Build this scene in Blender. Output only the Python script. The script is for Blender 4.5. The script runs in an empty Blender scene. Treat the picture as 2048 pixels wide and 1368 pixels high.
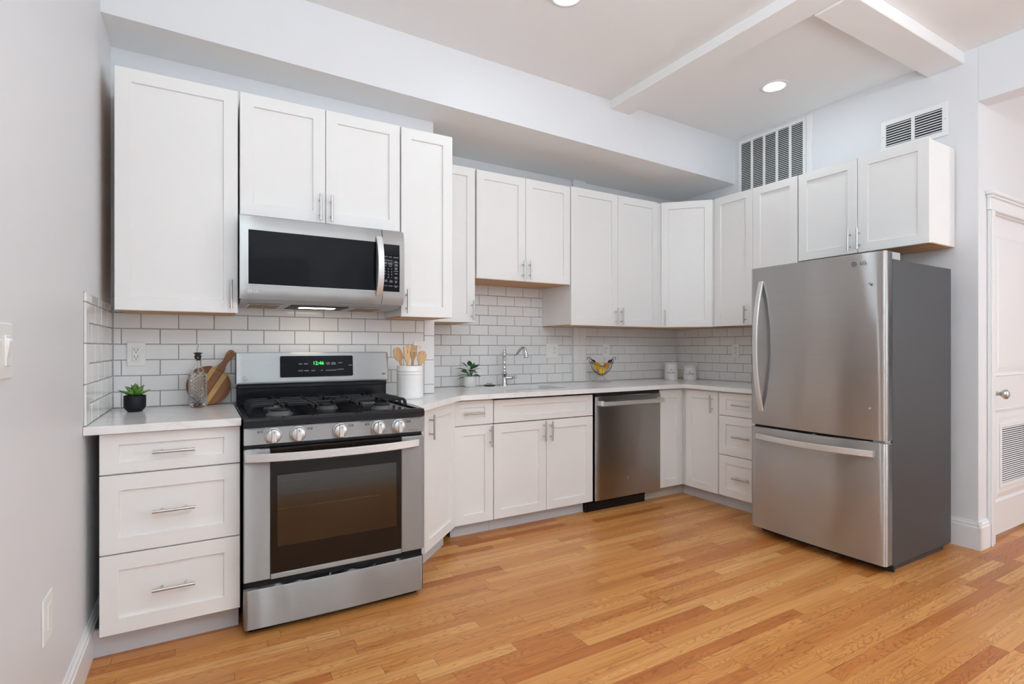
import bpy, bmesh, math, random
from mathutils import Vector, Matrix

random.seed(7)
C = bpy.context.scene.collection
S = bpy.context.scene
PI = math.pi

# ------------------------------------------------------------------ camera, world, exposure
cam_data = bpy.data.cameras.new('camera')
cam = bpy.data.objects.new('camera', cam_data)
C.objects.link(cam)
cam.location = (0, 0, 1.19)
cam.rotation_euler = (PI / 2, 0, -0.5279)
cam_data.sensor_width = 36.0
cam_data.lens = 1064.1 / 2048 * 36.0
cam_data.shift_y = 10.35 / 2048
cam_data.clip_start = 0.02
S.camera = cam

world = bpy.data.worlds.new('world')
S.world = world
world.use_nodes = True
world.node_tree.nodes['Background'].inputs[0].default_value = (0.75, 0.85, 1.0, 1)
world.node_tree.nodes['Background'].inputs[1].default_value = 1.0

S.view_settings.view_transform = 'Standard'
S.view_settings.look = 'None'
S.view_settings.exposure = 0.04
S.view_settings.gamma = 1.0
S.view_settings.use_curve_mapping = False
S.cycles.max_bounces = 14
S.cycles.diffuse_bounces = 8
S.cycles.glossy_bounces = 6
S.cycles.transmission_bounces = 10
S.cycles.sample_clamp_indirect = 6.0
S.cycles.use_denoising = True


def window_light(name, loc, rot, sx, sy, power, col=(1.0, 0.98, 0.96)):
    l = bpy.data.lights.new(name, 'AREA')
    l.shape = 'RECTANGLE'
    l.size, l.size_y = sx, sy
    l.energy = power
    l.color = col
    o = bpy.data.objects.new(name, l)
    o.location = loc
    o.rotation_euler = rot
    C.objects.link(o)
    return o


# daylight filtering through the blinds of the two windows behind the camera; added lamp outside the hallway's end window
window_light('daylight', (0.75, -3.26, 1.60), (PI / 2, 0, 0), 1.5, 1.9, 14, (0.93, 0.97, 1.0))
window_light('daylight', (2.85, -3.26, 1.60), (PI / 2, 0, 0), 1.5, 1.9, 14, (0.93, 0.97, 1.0))
window_light('daylight', (6.15, -2.0, 1.60), (PI / 2, 0, PI / 2), 1.4, 1.7, 85, (0.93, 0.97, 1.0))  # added to brighten the left wall from the hallway side
CAN_STRENGTH = 85.0
GLOBE_STRENGTH = 22.0
FILL_UPLIGHT_STRENGTH = 340.0  # for the added uplighters behind the camera

# ------------------------------------------------------------------ materials
def new_mat(name):
    m = bpy.data.materials.new(name)
    m.use_nodes = True
    nt = m.node_tree
    b = nt.nodes['Principled BSDF']
    return m, nt, b


def simple(name, col, rough=0.5, metal=0.0, spec=0.5, coat=0.0, emit=None, estr=0.0, noise=0.0, nscale=40.0, bump=0.0):
    m, nt, b = new_mat(name)
    b.inputs['Base Color'].default_value = (*col, 1)
    b.inputs['Roughness'].default_value = rough
    b.inputs['Metallic'].default_value = metal
    b.inputs['Specular IOR Level'].default_value = spec
    b.inputs['Coat Weight'].default_value = coat
    if emit:
        b.inputs['Emission Color'].default_value = (*emit, 1)
        b.inputs['Emission Strength'].default_value = estr
    if noise or bump:
        tc = nt.nodes.new('ShaderNodeTexCoord')
        n = nt.nodes.new('ShaderNodeTexNoise')
        n.inputs['Scale'].default_value = nscale
        n.inputs['Detail'].default_value = 3
        nt.links.new(tc.outputs['Object'], n.inputs['Vector'])
        if noise:
            mx = nt.nodes.new('ShaderNodeMix')
            mx.data_type = 'RGBA'
            mx.inputs[6].default_value = (*[c * (1 - noise) for c in col], 1)
            mx.inputs[7].default_value = (*[min(1, c * (1 + noise)) for c in col], 1)
            nt.links.new(n.outputs['Fac'], mx.inputs[0])
            nt.links.new(mx.outputs[2], b.inputs['Base Color'])
        if bump:
            bp = nt.nodes.new('ShaderNodeBump')
            bp.inputs['Strength'].default_value = bump
            bp.inputs['Distance'].default_value = 0.002
            nt.links.new(n.outputs['Fac'], bp.inputs['Height'])
            nt.links.new(bp.outputs['Normal'], b.inputs['Normal'])
    return m


def math_node(nt, op, a=None, b=None):
    n = nt.nodes.new('ShaderNodeMath')
    n.operation = op
    for i, v in enumerate((a, b)):
        if v is None:
            continue
        if isinstance(v, (int, float)):
            n.inputs[i].default_value = v
        else:
            nt.links.new(v, n.inputs[i])
    return n.outputs[0]


def ramp(nt, fac, stops):
    r = nt.nodes.new('ShaderNodeValToRGB')
    e = r.color_ramp.elements
    while len(e) < len(stops):
        e.new(0.5)
    for i, (p, c) in enumerate(stops):
        e[i].position = p
        e[i].color = (*c, 1)
    nt.links.new(fac, r.inputs[0])
    return r.outputs[0]


def mixc(nt, mode, fac, a, b):
    n = nt.nodes.new('ShaderNodeMix')
    n.data_type = 'RGBA'
    n.blend_type = mode
    for i, v in ((0, fac), (6, a), (7, b)):
        if isinstance(v, (int, float)):
            n.inputs[i].default_value = v
        elif isinstance(v, tuple):
            n.inputs[i].default_value = (*v, 1)
        else:
            nt.links.new(v, n.inputs[i])
    return n.outputs[2]


def oak_floor():
    m, nt, b = new_mat('oak_strip_floor')
    tc = nt.nodes.new('ShaderNodeTexCoord')
    sp = nt.nodes.new('ShaderNodeSeparateXYZ')
    nt.links.new(tc.outputs['Object'], sp.inputs[0])
    X, Y = sp.outputs[0], sp.outputs[1]
    W = 0.0575
    yr = math_node(nt, 'DIVIDE', math_node(nt, 'ADD', Y, 20.0), W)
    row = math_node(nt, 'FLOOR', yr)
    fy = math_node(nt, 'FRACT', yr)
    wn = nt.nodes.new('ShaderNodeTexWhiteNoise')
    wn.noise_dimensions = '1D'
    nt.links.new(row, wn.inputs['W'])
    wr = nt.nodes.new('ShaderNodeSeparateColor')
    nt.links.new(wn.outputs['Color'], wr.inputs[0])
    L = math_node(nt, 'ADD', math_node(nt, 'MULTIPLY', wr.outputs[0], 0.65), 0.38)
    xs = math_node(nt, 'ADD', math_node(nt, 'ADD', X, 20.0), math_node(nt, 'MULTIPLY', wr.outputs[1], 9.0))
    xp = math_node(nt, 'DIVIDE', xs, L)
    pl = math_node(nt, 'FLOOR', xp)
    fx = math_node(nt, 'FRACT', xp)
    cv = nt.nodes.new('ShaderNodeCombineXYZ')
    nt.links.new(row, cv.inputs[0])
    nt.links.new(pl, cv.inputs[1])
    wn2 = nt.nodes.new('ShaderNodeTexWhiteNoise')
    wn2.noise_dimensions = '2D'
    nt.links.new(cv.outputs[0], wn2.inputs['Vector'])
    w2 = nt.nodes.new('ShaderNodeSeparateColor')
    nt.links.new(wn2.outputs['Color'], w2.inputs[0])
    base = ramp(nt, w2.outputs[0], [
        (0.00, (0.400, 0.130, 0.030)), (0.12, (0.450, 0.165, 0.040)), (0.32, (0.510, 0.215, 0.058)),
        (0.60, (0.545, 0.240, 0.070)), (0.84, (0.585, 0.280, 0.090)), (1.00, (0.640, 0.335, 0.120))])
    # grain streaks, stretched along the strip and shifted from strip to strip
    gv = nt.nodes.new('ShaderNodeCombineXYZ')
    nt.links.new(math_node(nt, 'ADD', math_node(nt, 'MULTIPLY', X, 2.2), math_node(nt, 'MULTIPLY', w2.outputs[1], 50.0)), gv.inputs[0])
    nt.links.new(math_node(nt, 'MULTIPLY', Y, 85.0), gv.inputs[1])
    nt.links.new(math_node(nt, 'MULTIPLY', w2.outputs[2], 30.0), gv.inputs[2])
    n1 = nt.nodes.new('ShaderNodeTexNoise')
    n1.inputs['Scale'].default_value = 1.0
    n1.inputs['Detail'].default_value = 5
    n1.inputs['Roughness'].default_value = 0.62
    nt.links.new(gv.outputs[0], n1.inputs['Vector'])
    streak = ramp(nt, n1.outputs['Fac'], [(0.28, (0.60, 0.50, 0.40)), (0.46, (0.93, 0.90, 0.87)), (0.60, (1.02, 1.01, 1.0)), (0.75, (1.14, 1.12, 1.10))])
    # cathedral figure: distorted rings
    rv = nt.nodes.new('ShaderNodeCombineXYZ')
    nt.links.new(math_node(nt, 'ADD', math_node(nt, 'MULTIPLY', X, 1.6), math_node(nt, 'MULTIPLY', w2.outputs[2], 40.0)), rv.inputs[0])
    nt.links.new(math_node(nt, 'MULTIPLY', math_node(nt, 'ADD', fy, math_node(nt, 'MULTIPLY', w2.outputs[1], 3.0)), 0.75), rv.inputs[1])
    n2 = nt.nodes.new('ShaderNodeTexNoise')
    n2.inputs['Scale'].default_value = 1.5
    n2.inputs['Detail'].default_value = 1.0
    nt.links.new(rv.outputs[0], n2.inputs['Vector'])
    rings = math_node(nt, 'FRACT', math_node(nt, 'MULTIPLY', n2.outputs['Fac'], 19.0))
    fig = ramp(nt, rings, [(0.0, (0.58, 0.44, 0.32)), (0.16, (0.90, 0.85, 0.80)), (0.35, (1.03, 1.02, 1.01)), (0.82, (1.05, 1.04, 1.03)), (1.0, (0.76, 0.65, 0.54))])
    c1 = mixc(nt, 'MULTIPLY', 0.9, base, streak)
    has_fig = math_node(nt, 'MULTIPLY', math_node(nt, 'GREATER_THAN', w2.outputs[1], 0.30), 0.78)
    c2 = mixc(nt, 'MULTIPLY', has_fig, c1, fig)
    # seams
    ex = math_node(nt, 'MULTIPLY', math_node(nt, 'MINIMUM', fx, math_node(nt, 'SUBTRACT', 1.0, fx)), L)
    ey = math_node(nt, 'MULTIPLY', math_node(nt, 'MINIMUM', fy, math_node(nt, 'SUBTRACT', 1.0, fy)), W)
    sx = math_node(nt, 'LESS_THAN', ex, 0.0011)
    sy = math_node(nt, 'MULTIPLY', math_node(nt, 'LESS_THAN', ey, 0.0006), 0.6)
    seam = math_node(nt, 'MULTIPLY', math_node(nt, 'MAXIMUM', sx, sy), 0.82)
    c3 = mixc(nt, 'MIX', seam, c2, (0.16, 0.07, 0.025))
    nt.links.new(c3, b.inputs['Base Color'])
    b.inputs['Roughness'].default_value = 0.34
    b.inputs['Specular IOR Level'].default_value = 0.42
    return m


def quartz():
    m, nt, b = new_mat('white_quartz')
    tc = nt.nodes.new('ShaderNodeTexCoord')
    n = nt.nodes.new('ShaderNodeTexNoise')
    n.inputs['Scale'].default_value = 2.6
    n.inputs['Detail'].default_value = 6
    n.inputs['Distortion'].default_value = 1.4
    nt.links.new(tc.outputs['Object'], n.inputs['Vector'])
    v = math_node(nt, 'ABSOLUTE', math_node(nt, 'SUBTRACT', n.outputs['Fac'], 0.5))
    col = ramp(nt, v, [(0.0, (0.76, 0.74, 0.725)), (0.012, (0.82, 0.81, 0.80)), (0.05, (0.845, 0.84, 0.835)), (1.0, (0.85, 0.845, 0.835))])
    nt.links.new(col, b.inputs['Base Color'])
    b.inputs['Roughness'].default_value = 0.14
    return m


def stainless(name, col=(0.54, 0.535, 0.525), r1=0.34, a1=0.91, r2=0.30, mixf=0.30, dent=0.10, dscale=2.2):
    """Horizontally brushed steel: a tight lobe stretched upright and a broader one under it."""
    m, nt, b = new_mat(name)
    nt.nodes.remove(b)
    out = nt.nodes['Material Output']
    cx = nt.nodes.new('ShaderNodeCombineXYZ')
    cx.inputs[2].default_value = 1.0
    tc = nt.nodes.new('ShaderNodeTexCoord')
    mp = nt.nodes.new('ShaderNodeMapping')
    mp.inputs['Scale'].default_value = (3, 3, 420)
    nt.links.new(tc.outputs['Object'], mp.inputs[0])
    n = nt.nodes.new('ShaderNodeTexNoise')
    n.inputs['Scale'].default_value = 1.0
    n.inputs['Detail'].default_value = 2
    nt.links.new(mp.outputs[0], n.inputs['Vector'])
    c = mixc(nt, 'MIX', n.outputs['Fac'], tuple(k * 0.94 for k in col), tuple(k * 1.06 for k in col))
    mp2 = nt.nodes.new('ShaderNodeMapping')
    mp2.inputs['Scale'].default_value = (1.0, 1.0, 0.45)
    nt.links.new(tc.outputs['Object'], mp2.inputs[0])
    n2 = nt.nodes.new('ShaderNodeTexNoise')
    n2.inputs['Scale'].default_value = dscale
    n2.inputs['Detail'].default_value = 0.6
    nt.links.new(mp2.outputs[0], n2.inputs['Vector'])
    bp = nt.nodes.new('ShaderNodeBump')
    bp.inputs['Strength'].default_value = 1.0
    bp.inputs['Distance'].default_value = dent
    nt.links.new(n2.outputs['Fac'], bp.inputs['Height'])
    sh = []
    for r, an in ((r1, -a1), (r2, -0.5)):
        g = nt.nodes.new('ShaderNodeBsdfAnisotropic')
        g.distribution = 'GGX'
        g.inputs['Roughness'].default_value = r
        g.inputs['Anisotropy'].default_value = an
        nt.links.new(cx.outputs[0], g.inputs['Tangent'])
        nt.links.new(c, g.inputs['Color'])
        nt.links.new(bp.outputs['Normal'], g.inputs['Normal'])
        sh.append(g)
    mx = nt.nodes.new('ShaderNodeMixShader')
    mx.inputs[0].default_value = mixf
    nt.links.new(sh[0].outputs[0], mx.inputs[1])
    nt.links.new(sh[1].outputs[0], mx.inputs[2])
    nt.links.new(mx.outputs[0], out.inputs['Surface'])
    return m


def glass(name, col=(1, 1, 1), rough=0.0, ior=1.45):
    m, nt, b = new_mat(name)
    b.inputs['Base Color'].default_value = (*col, 1)
    b.inputs['Roughness'].default_value = rough
    b.inputs['Transmission Weight'].default_value = 1.0
    b.inputs['IOR'].default_value = ior
    return m


def tinted_pane():
    m, nt, b = new_mat('smoked_oven_glass')
    out = nt.nodes['Material Output']
    tr = nt.nodes.new('ShaderNodeBsdfTransparent')
    tr.inputs[0].default_value = (0.46, 0.41, 0.35, 1)
    gl = nt.nodes.new('ShaderNodeBsdfGlossy')
    gl.inputs['Roughness'].default_value = 0.12
    gl.inputs[0].default_value = (0.85, 0.82, 0.78, 1)
    mx = nt.nodes.new('ShaderNodeMixShader')
    mx.inputs[0].default_value = 0.075
    nt.links.new(tr.outputs[0], mx.inputs[1])
    nt.links.new(gl.outputs[0], mx.inputs[2])
    nt.links.new(mx.outputs[0], out.inputs['Surface'])
    return m


def board_wood():
    m, nt, b = new_mat('striped_acacia')
    tc = nt.nodes.new('ShaderNodeTexCoord')
    mp = nt.nodes.new('ShaderNodeMapping')
    nt.links.new(tc.outputs['Object'], mp.inputs[0])
    sp = nt.nodes.new('ShaderNodeSeparateXYZ')
    nt.links.new(mp.outputs[0], sp.inputs[0])
    t = math_node(nt, 'DIVIDE', math_node(nt, 'ADD', sp.outputs[0], 0.11), 0.22)
    r = nt.nodes.new('ShaderNodeValToRGB')
    r.color_ramp.interpolation = 'CONSTANT'
    e = r.color_ramp.elements
    br, lt, md = (0.170, 0.064, 0.018), (0.50, 0.29, 0.105), (0.225, 0.090, 0.027)
    stops = [(0.0, br), (0.33, lt), (0.42, md), (0.56, br), (0.60, lt), (0.70, md), (0.85, br)]
    while len(e) < len(stops):
        e.new(0.5)
    for i, (p, c) in enumerate(stops):
        e[i].position = p
        e[i].color = (*c, 1)
    nt.links.new(t, r.inputs[0])
    g = nt.nodes.new('ShaderNodeMapping')
    g.inputs['Scale'].default_value = (160, 40, 12)
    nt.links.new(tc.outputs['Object'], g.inputs[0])
    n = nt.nodes.new('ShaderNodeTexNoise')
    n.inputs['Scale'].default_value = 1.0
    n.inputs['Detail'].default_value = 3
    nt.links.new(g.outputs[0], n.inputs['Vector'])
    gr = ramp(nt, n.outputs['Fac'], [(0.3, (0.70, 0.66, 0.62)), (0.7, (1.12, 1.1, 1.08))])
    nt.links.new(mixc(nt, 'MULTIPLY', 0.7, r.outputs[0], gr), b.inputs['Base Color'])
    b.inputs['Specular IOR Level'].default_value = 0.2
    b.inputs['Roughness'].default_value = 0.4
    return m


def grain_wood(name, a, bcol, scale, rough=0.5):
    m, nt, b = new_mat(name)
    tc = nt.nodes.new('ShaderNodeTexCoord')
    g = nt.nodes.new('ShaderNodeMapping')
    g.inputs['Scale'].default_value = scale
    nt.links.new(tc.outputs['Object'], g.inputs[0])
    n = nt.nodes.new('ShaderNodeTexNoise')
    n.inputs['Scale'].default_value = 1.0
    n.inputs['Detail'].default_value = 4
    nt.links.new(g.outputs[0], n.inputs['Vector'])
    nt.links.new(ramp(nt, n.outputs['Fac'], [(0.3, a), (0.7, bcol)]), b.inputs['Base Color'])
    b.inputs['Roughness'].default_value = rough
    return m


M = {}
M['wall'] = simple('cool_grey_wall_paint', (0.75, 0.757, 0.775), 0.42, spec=0.35, bump=0.05, nscale=90)
M['ceiling'] = simple('white_ceiling_paint', (0.86, 0.86, 0.855), 0.7, spec=0.2, bump=0.04, nscale=70)
M['trim'] = simple('white_trim_paint', (0.82, 0.825, 0.83), 0.3)
M['cab'] = simple('white_cabinet_paint', (0.84, 0.835, 0.82), 0.36, noise=0.01, nscale=8)
M['kick'] = simple('grey_toe_kick_paint', (0.55, 0.56, 0.585), 0.45)
M['birch'] = grain_wood('raw_birch_ply', (0.46, 0.24, 0.10), (0.62, 0.36, 0.17), (6, 60, 60), 0.6)
M['ply'] = grain_wood('pale_ply', (0.44, 0.38, 0.31), (0.54, 0.48, 0.41), (6, 60, 60), 0.6)
M['floor'] = oak_floor()
M['quartz'] = quartz()
M['tile'] = simple('white_glazed_tile', (0.80, 0.80, 0.795), 0.10, noise=0.02, nscale=9, bump=0.02)
M['grout'] = simple('dark_grey_grout', (0.20, 0.195, 0.19), 0.9)
M['steel'] = stainless('brushed_stainless', (0.44, 0.43, 0.42), dent=0.004, dscale=5.0)
M['steel_mw'] = stainless('brushed_stainless_microwave', (0.60, 0.595, 0.585), dent=0.004, dscale=5.0)
M['steel_fridge'] = stainless('brushed_stainless_fridge', (0.70, 0.70, 0.70), dent=0.008, dscale=3.4)
M['steel_dish'] = stainless('brushed_stainless_dishwasher', (0.62, 0.60, 0.58), dent=0.004)
M['steel_bar'] = simple('satin_stainless_handle', (0.72, 0.72, 0.715), 0.42, metal=0.85)
M['nickel'] = simple('brushed_nickel_pull', (0.58, 0.57, 0.555), 0.3, metal=1.0)
M['chrome'] = simple('polished_chrome', (0.72, 0.72, 0.73), 0.06, metal=1.0)
M['black'] = simple('black_enamel', (0.008, 0.008, 0.010), 0.16, spec=0.3)
M['black_matte'] = simple('matte_black', (0.012, 0.012, 0.013), 0.6)
M['burner_base'] = simple('dark_burner_metal', (0.13, 0.13, 0.135), 0.4, metal=0.5)
M['iron'] = simple('cast_iron', (0.008, 0.008, 0.010), 0.36, spec=0.28, bump=0.15, nscale=300)
M['black_glass'] = simple('black_glass', (0.006, 0.006, 0.008), 0.05, spec=0.16)
M['oven_glass'] = simple('dark_brown_oven_glass', (0.014, 0.009, 0.006), 0.10, spec=0.2)
M['pane'] = tinted_pane()
M['cavity'] = simple('oven_cavity_enamel', (0.10, 0.085, 0.07), 0.5)
M['fridge_side'] = simple('grey_textured_fridge_side', (0.045, 0.046, 0.049), 0.40, spec=0.3, bump=0.06, nscale=420)
M['plastic_grey'] = simple('grey_plastic', (0.38, 0.39, 0.41), 0.35)
M['plastic_white'] = simple('white_plastic', (0.82, 0.815, 0.80), 0.3)
M['vent'] = simple('white_vent_enamel', (0.84, 0.84, 0.84), 0.35)
M['dark'] = simple('dark_duct', (0.018, 0.018, 0.02), 0.8)
M['slot'] = simple('dark_slot', (0.02, 0.02, 0.02), 0.6)
M['legend'] = simple('pale_legend', (0.55, 0.56, 0.58), 0.5)
M['legend_dark'] = simple('dark_print', (0.05, 0.05, 0.055), 0.5)
M['logo'] = simple('silver_logo', (0.75, 0.75, 0.75), 0.2, metal=1.0)
M['led'] = simple('green_led', (0.02, 0.1, 0.02), 0.5, emit=(0.06, 1.0, 0.13), estr=2.2)
M['lamp'] = simple('lamp_lens', (1, 1, 1), 0.5, emit=(0.79, 0.92, 1.0), estr=CAN_STRENGTH)
M['globe'] = simple('opal_globe', (1, 1, 1), 0.4, emit=(0.79, 0.92, 1.0), estr=GLOBE_STRENGTH)
M['fill_uplight'] = simple('fill_uplighter_bulb', (1, 1, 1), 0.4, emit=(0.79, 0.92, 1.0), estr=FILL_UPLIGHT_STRENGTH)  # glow of the added ceiling-fill uplighters
M['hoodlamp'] = simple('hood_lamp_lens', (1, 0.9, 0.75), 0.4, emit=(1.0, 0.86, 0.68), estr=10.0)
M['filter'] = simple('brown_grease_filter', (0.30, 0.17, 0.075), 0.55, metal=0.4, noise=0.4, nscale=260, bump=0.6)
M['ceramic'] = simple('white_glazed_ceramic', (0.84, 0.835, 0.82), 0.22)
M['ceramic_matte'] = simple('white_matte_ceramic', (0.80, 0.80, 0.79), 0.5)
M['blackpot'] = simple('black_ceramic_pot', (0.009, 0.009, 0.012), 0.5, spec=0.2)
M['soil'] = simple('dark_soil', (0.04, 0.028, 0.02), 0.9, noise=0.4, nscale=200)
M['succ'] = simple('succulent_green', (0.105, 0.23, 0.035), 0.38, noise=0.45, nscale=26)
M['leaf'] = simple('dark_green_leaf', (0.028, 0.115, 0.030), 0.32, noise=0.35, nscale=30)
M['stem'] = simple('green_stem', (0.10, 0.22, 0.05), 0.5)
M['lemon'] = simple('lemon_peel', (0.80, 0.50, 0.015), 0.42, noise=0.08, nscale=60, bump=0.35)
M['orange'] = simple('orange_peel', (0.80, 0.33, 0.015), 0.42, noise=0.08, nscale=60, bump=0.35)
M['wire'] = simple('dark_bronze_wire', (0.075, 0.06, 0.05), 0.35, metal=0.8)
M['acrylic'] = simple('clear_acrylic', (0.9, 0.9, 0.9), 0.05)
nt = M['acrylic'].node_tree
tr, mx = nt.nodes.new('ShaderNodeBsdfTransparent'), nt.nodes.new('ShaderNodeMixShader')
tr.inputs[0].default_value = (0.93, 0.93, 0.93, 1)
mx.inputs[0].default_value = 0.22
nt.links.new(tr.outputs[0], mx.inputs[1])
nt.links.new(nt.nodes['Principled BSDF'].outputs[0], mx.inputs[2])
nt.links.new(mx.outputs[0], nt.nodes['Material Output'].inputs['Surface'])
M['rug'] = simple('pale_grey_bounce_rug', (0.62, 0.63, 0.66), 0.95, noise=0.12, nscale=60, bump=0.5)  # for the unseen rug added against warm floor bounce
M['glass'] = glass('clear_glass')
M['bamboo'] = grain_wood('bamboo_wood', (0.52, 0.31, 0.14), (0.66, 0.42, 0.21), (60, 60, 9), 0.5)
M['board'] = board_wood()
M['rubber'] = simple('black_rubber', (0.015, 0.015, 0.015), 0.5)
M['sink'] = simple('brushed_sink_steel', (0.55, 0.55, 0.55), 0.3, metal=1.0)
M['blind'] = simple('grey_blind_slat', (0.55, 0.56, 0.58), 0.6)


# ------------------------------------------------------------------ mesh helpers
class MB:
    """Collects shapes and links them as one mesh object."""

    def __init__(self):
        self.v, self.f, self.m, self.s = [], [], [], []

    def add(self, verts, faces, mat=0, smooth=False, xf=None):
        o = len(self.v)
        self.v += [tuple(xf @ Vector(p)) if xf else tuple(p) for p in verts]
        for f in faces:
            self.f.append([i + o for i in f])
            self.m.append(mat)
            self.s.append(smooth)
        return self

    def from_bm(self, bm, mat=0, smooth=False, xf=None):
        bm.verts.index_update()
        self.add([v.co.copy() for v in bm.verts], [[v.index for v in f.verts] for f in bm.faces], mat, smooth, xf)
        bm.free()
        return self

    def box(self, x0, x1, y0, y1, z0, z1, bev=0.0, mat=0, seg=1, xf=None):
        bm = bmesh.new()
        bmesh.ops.create_cube(bm, size=1.0)
        for v in bm.verts:
            v.co = Vector(((x0 + x1) / 2 + v.co.x * (x1 - x0), (y0 + y1) / 2 + v.co.y * (y1 - y0), (z0 + z1) / 2 + v.co.z * (z1 - z0)))
        if bev > 0:
            b = min(bev, 0.45 * min(abs(x1 - x0), abs(y1 - y0), abs(z1 - z0)))
            bmesh.ops.bevel(bm, geom=list(bm.edges), offset=b, segments=seg, affect='EDGES', profile=0.5)
        bmesh.ops.recalc_face_normals(bm, faces=bm.faces)
        return self.from_bm(bm, mat, seg > 2, xf)

    def prism(self, poly, z0, z1, mat=0, bev=0.0, seg=1, holes=(), axis='z', smooth=False, xf=None):
        """poly in the (a,b) plane extruded along axis; axis z: (x,y); axis y: (x,z); axis x: (y,z)."""
        bm = bmesh.new()
        edges = []
        for loop in (poly, *holes):
            vs = [bm.verts.new((a, b, 0)) for a, b in loop]
            edges += [bm.edges.new((vs[i], vs[(i + 1) % len(vs)])) for i in range(len(vs))]
        if holes:
            bmesh.ops.triangle_fill(bm, edges=edges, use_beauty=True, use_dissolve=False)
        else:
            bm.faces.new(list(bm.verts))
        r = bmesh.ops.extrude_face_region(bm, geom=list(bm.faces))
        bmesh.ops.translate(bm, verts=[g for g in r['geom'] if isinstance(g, bmesh.types.BMVert)], vec=(0, 0, 1))
        for v in bm.verts:
            a, b, t = v.co
            z = z0 + (z1 - z0) * t
            v.co = {'z': Vector((a, b, z)), 'y': Vector((a, z, b)), 'x': Vector((z, a, b))}[axis]
        bmesh.ops.recalc_face_normals(bm, faces=bm.faces)
        if bev:
            es = [e for e in bm.edges if len(e.link_faces) == 2 and e.calc_face_angle(0) > 0.3]
            bmesh.ops.bevel(bm, geom=es, offset=bev, segments=seg, affect='EDGES', profile=0.5)
        return self.from_bm(bm, mat, smooth, xf)

    def sweep(self, pts, rad, n=10, mat=0, caps=True, smooth=True, section=None, up=None, xf=None):
        """A tube (or a given cross-section) along pts; rad may be a list."""
        pts = [Vector(p) for p in pts]
        k = len(pts)
        rads = rad if isinstance(rad, (list, tuple)) else [rad] * k
        verts, faces = [], []
        t0 = (pts[1] - pts[0]).normalized()
        ref = Vector(up) if up else (Vector((0, 0, 1)) if abs(t0.z) < 0.9 else Vector((1, 0, 0)))
        nrm = (ref - t0 * ref.dot(t0)).normalized()
        sec = section or [(math.cos(2 * PI * i / n), math.sin(2 * PI * i / n)) for i in range(n)]
        n = len(sec)
        for i, p in enumerate(pts):
            t = (pts[min(i + 1, k - 1)] - pts[max(i - 1, 0)])
            t = t.normalized() if t.length > 1e-9 else t0
            nn = nrm - t * nrm.dot(t)
            if nn.length > 1e-6:
                nrm = nn.normalized()
            bn = t.cross(nrm)
            for a, b in sec:
                verts.append(p + (nrm * a + bn * b) * rads[i])
        for i in range(k - 1):
            for j in range(n):
                a, b = i * n + j, i * n + (j + 1) % n
                faces.append([a, b, b + n, a + n])
        self.add(verts, faces, mat, smooth, xf)
        if caps:
            self.add(verts[:n], [list(range(n))[::-1]], mat, False, xf)
            self.add(verts[-n:], [list(range(n))], mat, False, xf)
        return self

    def cyl(self, p0, p1, r0, r1=None, n=20, mat=0, xf=None):
        return self.sweep([p0, p1], [r0, r0 if r1 is None else r1], n, mat, xf=xf)

    def lathe(self, prof, n=32, c=(0, 0, 0), mat=0, fr=None, smooth=True, xf=None):
        """prof: (r,z) list from bottom to top; fr(r,z,angle) may modulate the radius."""
        verts, faces = [], []
        for r, z in prof:
            for j in range(n):
                a = 2 * PI * j / n
                q = fr(r, z, a) if fr else r
                verts.append((c[0] + q * math.cos(a), c[1] + q * math.sin(a), c[2] + z))
        for i in range(len(prof) - 1):
            for j in range(n):
                a, b = i * n + j, i * n + (j + 1) % n
                faces.append([a, b, b + n, a + n])
        self.add(verts, faces, mat, smooth, xf)
        if prof[0][0] > 1e-5:
            self.add(verts[:n], [list(range(n))[::-1]], mat, False, xf)
        if prof[-1][0] > 1e-5:
            self.add(verts[-n:], [list(range(n))], mat, False, xf)
        return self

    def ball(self, c, rx, ry=None, rz=None, mat=0, u=20, v=12, xf=None):
        ry, rz = ry or rx, rz or rx
        bm = bmesh.new()
        bmesh.ops.create_uvsphere(bm, u_segments=u, v_segments=v, radius=1.0)
        for w in bm.verts:
            w.co = Vector((c[0] + w.co.x * rx, c[1] + w.co.y * ry, c[2] + w.co.z * rz))
        return self.from_bm(bm, mat, True, xf)

    def build(self, name, mats, parent=None, loc=None, rot=None):
        me = bpy.data.meshes.new(name)
        me.from_pydata([tuple(p) for p in self.v], [], self.f)
        for m in (mats if isinstance(mats, (list, tuple)) else [mats]):
            me.materials.append(M[m])
        me.polygons.foreach_set('material_index', self.m)
        me.polygons.foreach_set('use_smooth', self.s)
        me.update()
        o = bpy.data.objects.new(name, me)
        C.objects.link(o)
        if parent:
            o.parent = parent
        if loc:
            o.location = loc
        if rot:
            o.rotation_euler = rot
        return o


def thing(name, label, cat, loc=(0, 0, 0), rz=0.0, group=None):
    o = bpy.data.objects.new(name, None)
    o.empty_display_size = 0.05
    C.objects.link(o)
    o.location = loc
    o.rotation_euler = (0, 0, rz)
    tag(o, label, cat, group)
    return o


def tag(o, label, cat, group=None):
    o['label'] = label
    o['category'] = cat
    if group:
        o['group'] = group
    return o


def struct(o, label=None):
    o['kind'] = 'structure'
    if label:
        o['label'] = label
    return o


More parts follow.
